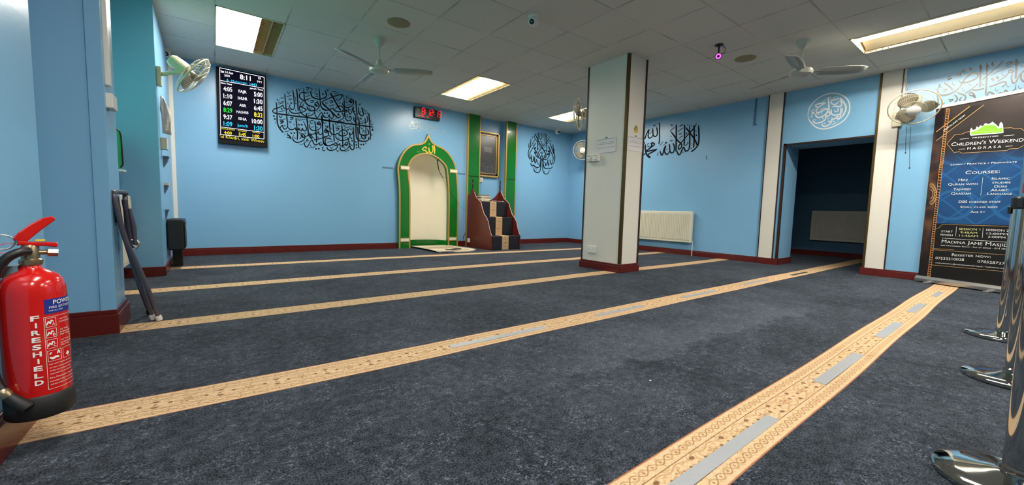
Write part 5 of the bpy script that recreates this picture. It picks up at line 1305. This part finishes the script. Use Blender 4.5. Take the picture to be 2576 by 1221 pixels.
    def wtext(mb, s, u, z, width, h, mi, bold=.0, o=.0012, vertical=False):
        v, f = text_polys(s, False, bold); x0 = min(p[0] for p in v); x1 = max(p[0] for p in v)
        mb.add([wrap(u+(x-x0)/(x1-x0)*width, z+y/.7*h, o) for x, y in v], f, mi)
    NB = mat('label_navy', rgb(28, 48, 140), rough=.35); LW = mat('label_white', rgb(240, 238, 234), rough=.4); LP = mat('label_pale_red', rgb(226, 96, 88), rough=.4)
    zl = .446
    mb = MB(); patch(mb, .018, .112, zl-.036, zl+.006, 0)
    wtext(mb, 'POWDER', .036, zl-.0105, .070, .0125, 1, .012); wtext(mb, 'FIRE EXTINGUISHER', .027, zl-.0215, .090, .0065, 1, .0); wtext(mb, 'FOR ALL FIRES', .026, zl-.0295, .034, .0034, 1)
    obj('name_label', mb, [NB, LW], t, smooth='flatdecal')
    mb = MB()
    for i, ch in enumerate('FIRESHIELD'):
        wtext(mb, ch, -.0085 if ch != 'I' else -.001, .396-i*.0205, .016 if ch != 'I' else .0035, .0135, 0, .03)
    obj('brand_lettering', mb, LW, t, smooth='flatdecal')
    mb = MB(); q = .0008
    def outline(u0, u1, z0, z1, wd=.0009, o=.001):
        patch(mb, u0, u1, z0, z0+wd, 0, o); patch(mb, u0, u1, z1-wd, z1, 0, o); patch(mb, u0, u0+wd, z0, z1, 0, o, 1); patch(mb, u1-wd, u1, z0, z1, 0, o, 1)
    outline(.015, .098, .192, .402)
    for i, z in enumerate((.372, .341, .310)):
        outline(.018, .040, z, z+.026); wtext(mb, ('A', 'B', 'C')[i], .031, z+.004, .006, .008, 0)
        stroke(mb, [(.020, z+.006), (.024, z+.016), (.027, z+.010), (.030, z+.019), (.034, z+.014)], .003, lambda u, zz: wrap(u, zz, .0012))
        wtext(mb, 'AS THIS', .048, z+.016, .026, .004, 0); wtext(mb, 'EXTINGUISHER', .048, z+.008, .034, .004, 0)
        if i: wtext(mb, 'FIRE TYPES', .048, z+.001, .028, .004, 0)
    outline(.018, .048, .272, .304); outline(.052, .082, .272, .304)
    stroke(mb, [(.022, .285), (.028, .280), (.034, .283), (.042, .281)], .006, lambda u, zz: wrap(u, zz, .0012)); stroke(mb, [(.022, .292), (.026, .299)], .003, lambda u, zz: wrap(u, zz, .0012)); stroke(mb, [(.038, .290), (.041, .300), (.044, .290)], .003, lambda u, zz: wrap(u, zz, .0012))
    mb.add([wrap(.060, .283, .0012), wrap(.067, .290, .0012), wrap(.074, .283, .0012), wrap(.067, .276, .0012)], [(0, 1, 2, 3)])
    for z, s, wd in ((.262, 'DO NOT INHALE POWDER', .06), (.252, 'DO NOT USE IN CONFINED SPACE', .062), (.243, 'AFTER USE VENTILATE AREA', .055), (.234, 'CHECK MONTHLY AND RECHARGE', .058), (.222, 'Fire Protection Supplies', .066), (.212, 'MANUFACTURED TO STANDARD', .066), (.203, 'SERVICE EVERY TWELVE MONTHS', .066)):
        wtext(mb, s, .020, z, wd, .0045 if 'Fire' in s else .0034, 0)
    obj('instruction_label', mb, LW, t, smooth='flatdecal')
extinguisher()

# ------------------------------------------------------------------ tape patches on the carpet stripes
def tapes():
    TM = mat('grey_duct_tape', rgb(158, 160, 164), rough=.38, noise=(60, .06), bump=(90, .25, .002))
    T5 = [((.95, 1.626), (.548, .506), 'long grey tape strip on the nearest carpet stripe at the bottom of the photo'), ((2.15, 2.81), (.553, .505), 'grey tape strip on the nearest carpet stripe, second from the camera'), ((3.335, 3.95), (.566, .513), 'grey tape strip on the nearest carpet stripe, third from the camera'), ((4.495, 5.06), (.582, .528), 'grey tape strip on the nearest carpet stripe, second before the banner'), ((5.65, 6.11), (.57, .525), 'short grey tape strip on the nearest carpet stripe just before the banner')]
    T4 = [((.993, 1.665), 1.835, 'tape strip with a silvery worn end on the second carpet stripe, nearest the camera'), ((2.183, 2.737), 1.852, 'grey tape strip on the second carpet stripe, second from its near end'), ((3.341, 3.943), 1.858, 'grey tape strip on the second carpet stripe, midway along'), ((4.598, 5.226), 1.872, 'grey tape strip on the second carpet stripe, fourth from the camera'), ((5.943, 6.5), 1.85, 'dark short tape strip on the second carpet stripe near the opening')]
    for (xa, xb), (y1, y0), lab in T5:
        mb = MB(); mb.box(xa, xb, y0, y1, .0, .0018); tag(obj('tape_strip', mb, TM), lab, 'tape strip', 'tape strips on the carpet')
    DT = mat('dark_duct_tape', rgb(84, 82, 84), rough=.45)
    for i, ((xa, xb), y, lab) in enumerate(T4):
        mb = MB(); mb.box(xa, xb, y-.023, y+.023, .0, .0018); tag(obj('tape_strip', mb, DT if i == 4 else TM), lab, 'tape strip', 'tape strips on the carpet')
    mb = MB(); c = fz(1636, 959, 0); mb.lathe([(.004, 0), (.005, .003), (.001, .005)], c, n=7); tag(obj('lint_speck', mb, WHITE), 'tiny white speck on the dark carpet between the two near stripes', 'speck')
tapes()

# ------------------------------------------------------------------ barrier posts
def posts():
    spots = [(1.763, -.027, 'nearest chrome barrier post at the right edge of the photo', .90), (2.965, .004, 'second chrome barrier post from the camera with a red belt end', .93), (4.05, .07, 'farthest chrome barrier post, in front of the event banner', .85)]
    for x, y, lab, h in spots:
        t = thing('barrier_post', lab, 'barrier post', (x, y, 0), 'chrome barrier posts')
        mb = MB(); mb.lathe([(.158, 0), (.165, .004), (.166, .016), (.160, .022), (.12, .030), (.075, .038), (.045, .045), (.034, .048)], (x, y, 0), n=64); obj('base', mb, CHROME, t, smooth=35)
        mb = MB(); mb.lathe([(.0335, .044), (.038, .05), (.038, .06), (.032, .065), (.032, h-.02)], (x, y, 0), n=40); obj('post', mb, CHROME, t, smooth=35)
        mb = MB(); mb.lathe([(.033, h-.02), (.036, h-.018), (.036, h+.05), (.030, h+.058), (.001, h+.06)], (x, y, 0), n=32); obj('belt_head', mb, BLKP, t, smooth=35)
        mb = MB(); mb.box(x-.045, x-.03, y-.012, y+.012, h-.01, h+.045); obj('belt_clip', mb, BLKP, t, bevel=.002)
        mb = MB(); mb.box(x-.02, x+.02, y+.030, y+.045, h-.05, h-.005); obj('belt_end', mb, mat('red_belt_end', rgb(190, 40, 36), rough=.4) if x < 3.5 and x > 2 else BLKP, t, bevel=.003)
posts()

# ------------------------------------------------------------------ event banner
def banner():
    A = Vector((6.905, .822, 0)); B = Vector((6.60, .130, 0)); U = (B-A).normalized(); wd = (B-A).length; n = Vector((U.y, -U.x, 0)); n = n if n.dot(A) < 0 else -n
    t = thing('event_banner', 'dark roll-up banner advertising a weekend madrasa standing against the right wall', 'banner', (A+B)/2)
    z0, z1 = .075, 2.05
    pl = plane(A, n)
    tl = plane(A, n)(2362, 271); z1 = tl.z
    S = [A+Vector((0, 0, z0)), B+Vector((0, 0, z0)), B+Vector((0, 0, z1)), A+Vector((0, 0, z1))]
    mm = mat('banner_print', rgb(22, 20, 22), rough=.35)
    nt = mm.node_tree; Nd.nt = nt; b = nt.nodes['Principled BSDF']
    g = nt.nodes.new('ShaderNodeNewGeometry'); sp = nt.nodes.new('ShaderNodeSeparateXYZ'); nt.links.new(g.outputs['Position'], sp.inputs[0])
    Z = Nd(sp.outputs[2]); Yc = Nd(sp.outputs[1])
    u = (A.y-Yc)/(A.y-B.y)                       # 0..1 across
    vv = nt.nodes.new('ShaderNodeTexVoronoi'); vv.inputs['Scale'].default_value = 7; nt.links.new(g.outputs['Position'], vv.inputs['Vector'])
    nz = nt.nodes.new('ShaderNodeTexNoise'); nz.inputs['Scale'].default_value = 5; nt.links.new(g.outputs['Position'], nz.inputs['Vector'])
    zl_ = pl(2370, 563).z
    # geometric star tracery: two crossed lattices
    def lat(k, ph): return soft(nabs(nsin(u*k*.7+Z*k+ph)), .05, .16)
    tr = nmax(nmax(lat(11, 0), soft(nabs(nsin(u*7.7-Z*11.0)), .05, .16)), soft(nabs(nlen((nfr(u*1.5)-.5)*.47, (nfr(Z*1.6)-.5)*.62)-.16), .008, .022))
    blu = nmax(nmin((1.58-Z)*4.0, (Z-zl_)*200.0), 0.0); blu = Nd.op('MINIMUM', blu, 1.0)*Nd.op('GREATER_THAN', u, .15)
    bc = nt.nodes.new('ShaderNodeMixRGB'); bc.inputs[1].default_value = rgb(14, 54, 104); bc.inputs[2].default_value = rgb(40, 104, 160); nt.links.new((tr*.45+Nd(nz.outputs['Fac'])*.4).s, bc.inputs[0])
    dk = nt.nodes.new('ShaderNodeMixRGB'); dk.inputs[1].default_value = rgb(16, 16, 18); dk.inputs[2].default_value = rgb(62, 52, 50)
    nt.links.new((nmax((Z-1.4)*1.2, 0.0)*Nd(nz.outputs['Fac'])*1.6).s, dk.inputs[0])
    m1 = nt.nodes.new('ShaderNodeMixRGB'); nt.links.new(blu.s, m1.inputs[0]); nt.links.new(dk.outputs[0], m1.inputs[1]); nt.links.new(bc.outputs[0], m1.inputs[2])
    left = nt.nodes.new('ShaderNodeMixRGB'); left.inputs[1].default_value = rgb(26, 18, 20); left.inputs[2].default_value = rgb(96, 62, 40)
    nt.links.new((soft(nabs(Z-1.05), .1, .8)*Nd.op('POWER', Nd(vv.outputs['Distance']), 2.0)*2.2).s, left.inputs[0])
    m2 = nt.nodes.new('ShaderNodeMixRGB'); nt.links.new(nlt(u, .105).s, m2.inputs[0]); nt.links.new(m1.outputs[0], m2.inputs[1]); nt.links.new(left.outputs[0], m2.inputs[2])
    nt.links.new(m2.outputs[0], b.inputs['Base Color'])
    mb = MB(); mb.prism(S, -n*.002); obj('printed_sheet', mb, mm, t)
    # feet, base case, top rail
    mb = MB(); pr = [Vector((0, 0, .012))+n*.04, Vector((0, 0, .012))-n*.04, Vector((0, 0, .05))-n*.045, Vector((0, 0, .078))-n*.015, Vector((0, 0, .078))+n*.015, Vector((0, 0, .05))+n*.045]
    mb.prism([A-U*.01+p for p in pr], U*(wd+.02)); obj('base_case', mb, STEEL, t, bevel=.004)
    for q in (.17, .86):
        c = A+U*wd*q; mb = MB(); mb.obox(c+Vector((0, 0, .008)), U*.022, n*.10, Vector((0, 0, .008))); obj('foot', mb, STEEL, t, bevel=.004)
    mb = MB(); mb.obox((A+B)/2+Vector((0, 0, z1+.004)), U*(wd/2+.008), n*.012, Vector((0, 0, .018))); obj('top_rail', mb, mat('white_aluminium', rgb(226, 222, 214), rough=.35), t, bevel=.003)
    mb = MB(); mb.tube([(A+B)/2-n*.025+Vector((0, 0, .05)), (A+B)/2-n*.025+Vector((0, 0, z1))], .008, 8); obj('support_pole', mb, STEEL, t)
    P1 = plane(A+n*.0015, n); P2 = plane(A+n*.003, n); P3 = plane(A+n*.0045, n)
    GL = mat('banner_gold_print', rgb(190, 150, 96), rough=.4); WT = mat('banner_white_print', rgb(232, 230, 226), rough=.4); GRN = mat('banner_lime_green', rgb(120, 190, 50), rough=.4); DKP = mat('banner_black_print', rgb(20, 16, 16), rough=.4); OR = mat('banner_orange_print', rgb(206, 130, 62), rough=.4)
    def ply(mb, pts, pf, mi=0): mb.add([pf(*p) for p in pts], [tuple(range(len(pts)))], mi)
    a = lambda x, y: (2300+x/4.210, 130+y/4.207)       # crop A
    c = lambda x, y: (2300+x/3.391, 400+y/3.391)       # crop B
    # left chain border
    mb = MB(); ch = [a(358, 605), a(322, 900), a(290, 1180), c(228, 60), c(200, 330), c(172, 560), c(148, 800), c(122, 1015)]
    for o_ in (-4.2, 4.2): stroke(mb, [(x+o_*(.9 if y < 500 else .8), y) for x, y in ch], 1.3, P2, nib=False, mi=0)
    cc = catmull(ch, 12); L = 0
    for i, (x, y) in enumerate(cc):
        if i % 1 == 0: stroke(mb, [(x-3.6, y-1), (x+3.6, y+1)], 1.5, P2, nib=False, mi=1)
    obj('chain_border', mb, [OR, GL], t, smooth='flatdecal')
    # rosette on the left edge
    mb = MB(); rc = c(138, 300)
    for rr_, w_ in ((11, 1.6), (17, 1.2), (27, 1.4)):
        stroke(mb, [(rc[0]+rr_*.55*math.cos(g), rc[1]+rr_*math.sin(g)) for g in [-PI/2+PI*i/16 for i in range(17)]], w_, P2, nib=False)
    for i in range(11):
        g = -PI/2+PI*i/10; x, y = rc[0]+22*.55*math.cos(g), rc[1]+22*math.sin(g)
        stroke(mb, [(x+2*math.cos(q), y+3*math.sin(q)) for q in [2*PI*k/8 for k in range(9)]], .9, P2, nib=False)
    obj('rosette', mb, GL, t, smooth='flatdecal')
    # corner sash
    mb = MB(); ply(mb, [a(232, 855), a(590, 578), a(735, 562), a(232, 942)], P1, 2)
    stroke(mb, [a(232, 850), a(590, 578)], 1.8, P2, nib=False, mi=0); stroke(mb, [a(232, 945), a(738, 562)], 1.3, P2, nib=False, mi=0)
    text_px(mb, 'ENROLLING NOW', a(316, 842), a(548, 672), 3.6, P3, 1)
    obj('corner_sash', mb, [GL, WT, DKP], t, smooth='flatdecal')
    # title plaque
    pq = [a(345, 975), a(430, 880), a(520, 870), a(535, 855), a(600, 845), a(940, 810), a(1035, 805), a(1050, 818), a(1130, 812), a(1200, 870), a(1240, 900), a(1235, 950), a(1100, 1025), a(1005, 1030), a(985, 1046), a(500, 1075), a(480, 1060), a(420, 1068)]
    mb = MB(); ply(mb, pq, P1, 1); stroke2 = pq+[pq[0]]
    for p, q in zip(stroke2, stroke2[1:]): stroke(mb, [p, q], 1.0, P2, nib=False, mi=0)
    obj('title_plaque', mb, [GL, DKP], t, smooth='flatdecal')
    sky = [(590, 880), (592, 830), (605, 805), (620, 830), (650, 822), (662, 790), (680, 806), (700, 780), (725, 790), (750, 758), (790, 768), (830, 742), (870, 775), (895, 800), (905, 760), (920, 744), (938, 765), (945, 850), (940, 862), (600, 890)]
    inn = [(602, 878), (604, 848), (650, 838), (700, 810), (740, 780), (790, 778), (850, 775), (890, 815), (934, 800), (934, 852)]
    mb = MB(); ply(mb, [a(*p) for p in sky], P2, 0); ply(mb, [a(*p) for p in inn], P3, 1); text_px(mb, 'Madina Masjid', a(622, 864), a(915, 842), 4.6, plane(A+n*.006, n), 2)
    obj('skyline_logo', mb, [WT, GRN, mat('banner_pale_green', rgb(190, 230, 110), rough=.4)], t, smooth='flatdecal')
    mb = MB()
    T = [("PRESENTED", a(615, 920), a(890, 900), 3.0, 0, 0), ("Children's Weekend", a(390, 1002), a(1155, 950), 9.0, 1, 0), ('M A D R A S A', a(560, 1038), a(920, 1018), 5.6, 0, 0), ('Learn / Practice / Propagate', a(384, 1205), a(1085, 1176), 4.2, 1, 0),
         ('Courses:', c(435, 130), c(728, 120), 8, 1, 0), ('Hifz', c(376, 190), c(458, 188), 6.4, 1, 0), ('Quran with', c(288, 228), c(538, 222), 6.2, 1, 0), ('Tajweed', c(332, 270), c(484, 266), 6.2, 1, 0), ('Qaaidah', c(313, 306), c(482, 304), 6.2, 1, 0),
         ('Islamic', c(660, 178), c(818, 176), 6.4, 1, 0), ('studies', c(664, 211), c(820, 209), 5.4, 1, 0), ('Duas', c(682, 245), c(790, 243), 6.0, 1, 0), ('Arabic', c(650, 277), c(803, 275), 6.0, 1, 0), ('Language', c(622, 308), c(832, 308), 6.2, 1, 0),
         ('DBS checked staff', c(378, 376), c(735, 376), 6.0, 1, 0), ('Small class sizes', c(392, 418), c(710, 420), 5.0, 1, 0), ('Age 5+', c(480, 460), c(604, 462), 5.0, 1, 0),
         ('START', c(230, 626), c(328, 630), 4.6, 0, 0), ('FINISH', c(224, 654), c(326, 660), 4.4, 0, 0), ('SESSION 1', c(380, 606), c(562, 612), 5.0, 0, 1), ('9:45AM', c(392, 634), c(536, 640), 4.6, 0, 1), ('11:45AM', c(382, 662), c(542, 668), 4.6, 0, 1),
         ('SESSION 2', c(610, 614), c(806, 622), 5.0, 0, 0), ('12:00PM', c(616, 644), c(796, 652), 4.6, 0, 0), ('2:00PM', c(626, 672), c(776, 680), 4.6, 0, 0),
         ('Madina Jame Masjid', c(232, 716), c(800, 750), 8.2, 1, 0), ('240 Whitmarsh Road - Isle of Dogs - E14 3BQ', c(224, 742), c(800, 776), 3.0, 1, 0), ('Register now:', c(320, 828), c(652, 846), 6.4, 1, 0),
         ('07533310028', c(180, 856), c(424, 872), 6.2, 0, 0), ('07852872791', c(538, 884), c(815, 908), 6.2, 0, 0), ('weekendmadrasa@madinajamemasjid.org.uk / madinajame.org.uk', c(178, 890), c(800, 942), 2.8, 0, 0)]
    TM_ = [WT, mat('banner_pale_yellow', rgb(226, 222, 150), rough=.4)]
    for nm, lo, hi in (('title_text', 0, 4), ('course_list_text', 4, 17), ('session_times_text', 17, 25), ('contact_text', 25, 99)):
        m2 = MB()
        for s, p, q, h, cp, mi in T[lo:hi]: text_px(m2, s, p, q, h, P3, mi, caps=bool(cp))
        obj(nm, m2, TM_, t, smooth='flatdecal')
    for p, q in ((c(585, 158), c(567, 312)), (c(360, 578), c(353, 662)), (c(588, 588), c(580, 674)), (c(235, 676), c(800, 712)), (a(482, 928), a(580, 918)), (a(945, 892), a(1060, 882)), (a(468, 1034), a(538, 1030)), (a(965, 1004), a(1042, 998))):
        stroke(mb, [p, q], .8, P2, nib=False, mi=0)
    obj('divider_lines', mb, WT, t, smooth='flatdecal')
    mb = MB()
    for p in ([c(185, 598), c(206, 590), c(240, 560), c(810, 576)], [c(155, 775), c(805, 822)], [c(148, 905), c(805, 965)], [c(160, 765), c(340, 776)]):
        for i in range(len(p)-1): stroke(mb, [p[i], p[i+1]], .9, P2, nib=False)
    obj('gold_lines', mb, GL, t, smooth='flatdecal')
banner()

def right_trunking():
    a = fx(2279, 180, XR-.01)
    mb = MB(); mb.box(XR-.016, XR, a.y-.012, a.y+.012, 2.1, CEIL); tag(obj('cable_trunking', mb, WPLAST), 'short white trunking dropping from the ceiling behind the fan left of the banner', 'trunking')
    P = [fx(*p, XR-.02) for p in ((2272, 190), (2280, 202), (2283, 218), (2277, 232), (2272, 245))]
    mb = MB(); mb.tube(P, .005, 8); tag(obj('fan_cable', mb, WPLAST, smooth=60), 'loose white cable curving down to the fan left of the banner', 'cable')
    P = [fx(*p, XR-.004) for p in ((1776, 392), (1778, 402))]
    mb = MB(); mb.tube(P, .003, 5); tag(obj('wall_hook', mb, BLKP), 'tiny dark hook on the blue wall below the tall calligraphy', 'hook')
right_trunking()

# ------------------------------------------------------------------ glowing pane added in the left recess to throw green-blue light
def recess_glow_pane():
    t_ = struct('added_glow_pane', MB().box(-.932, -.925, 3.55, 4.75, 1.25, 2.25), mat('added_green_glow', (0, .02, .02, 1), emit=rgb(30, 200, 165), es=2.6))
    fr = MB()
    for b_ in ((3.5, 3.55, 1.2, 2.3), (4.75, 4.8, 1.2, 2.3)): fr.box(-.93, -.90, b_[0], b_[1], b_[2], b_[3])
    for z_ in (1.2, 2.25): fr.box(-.93, -.90, 3.5, 4.8, z_, z_+.05)
    f_ = obj('added_pane_frame', fr, WPLAST, t_)
recess_glow_pane()
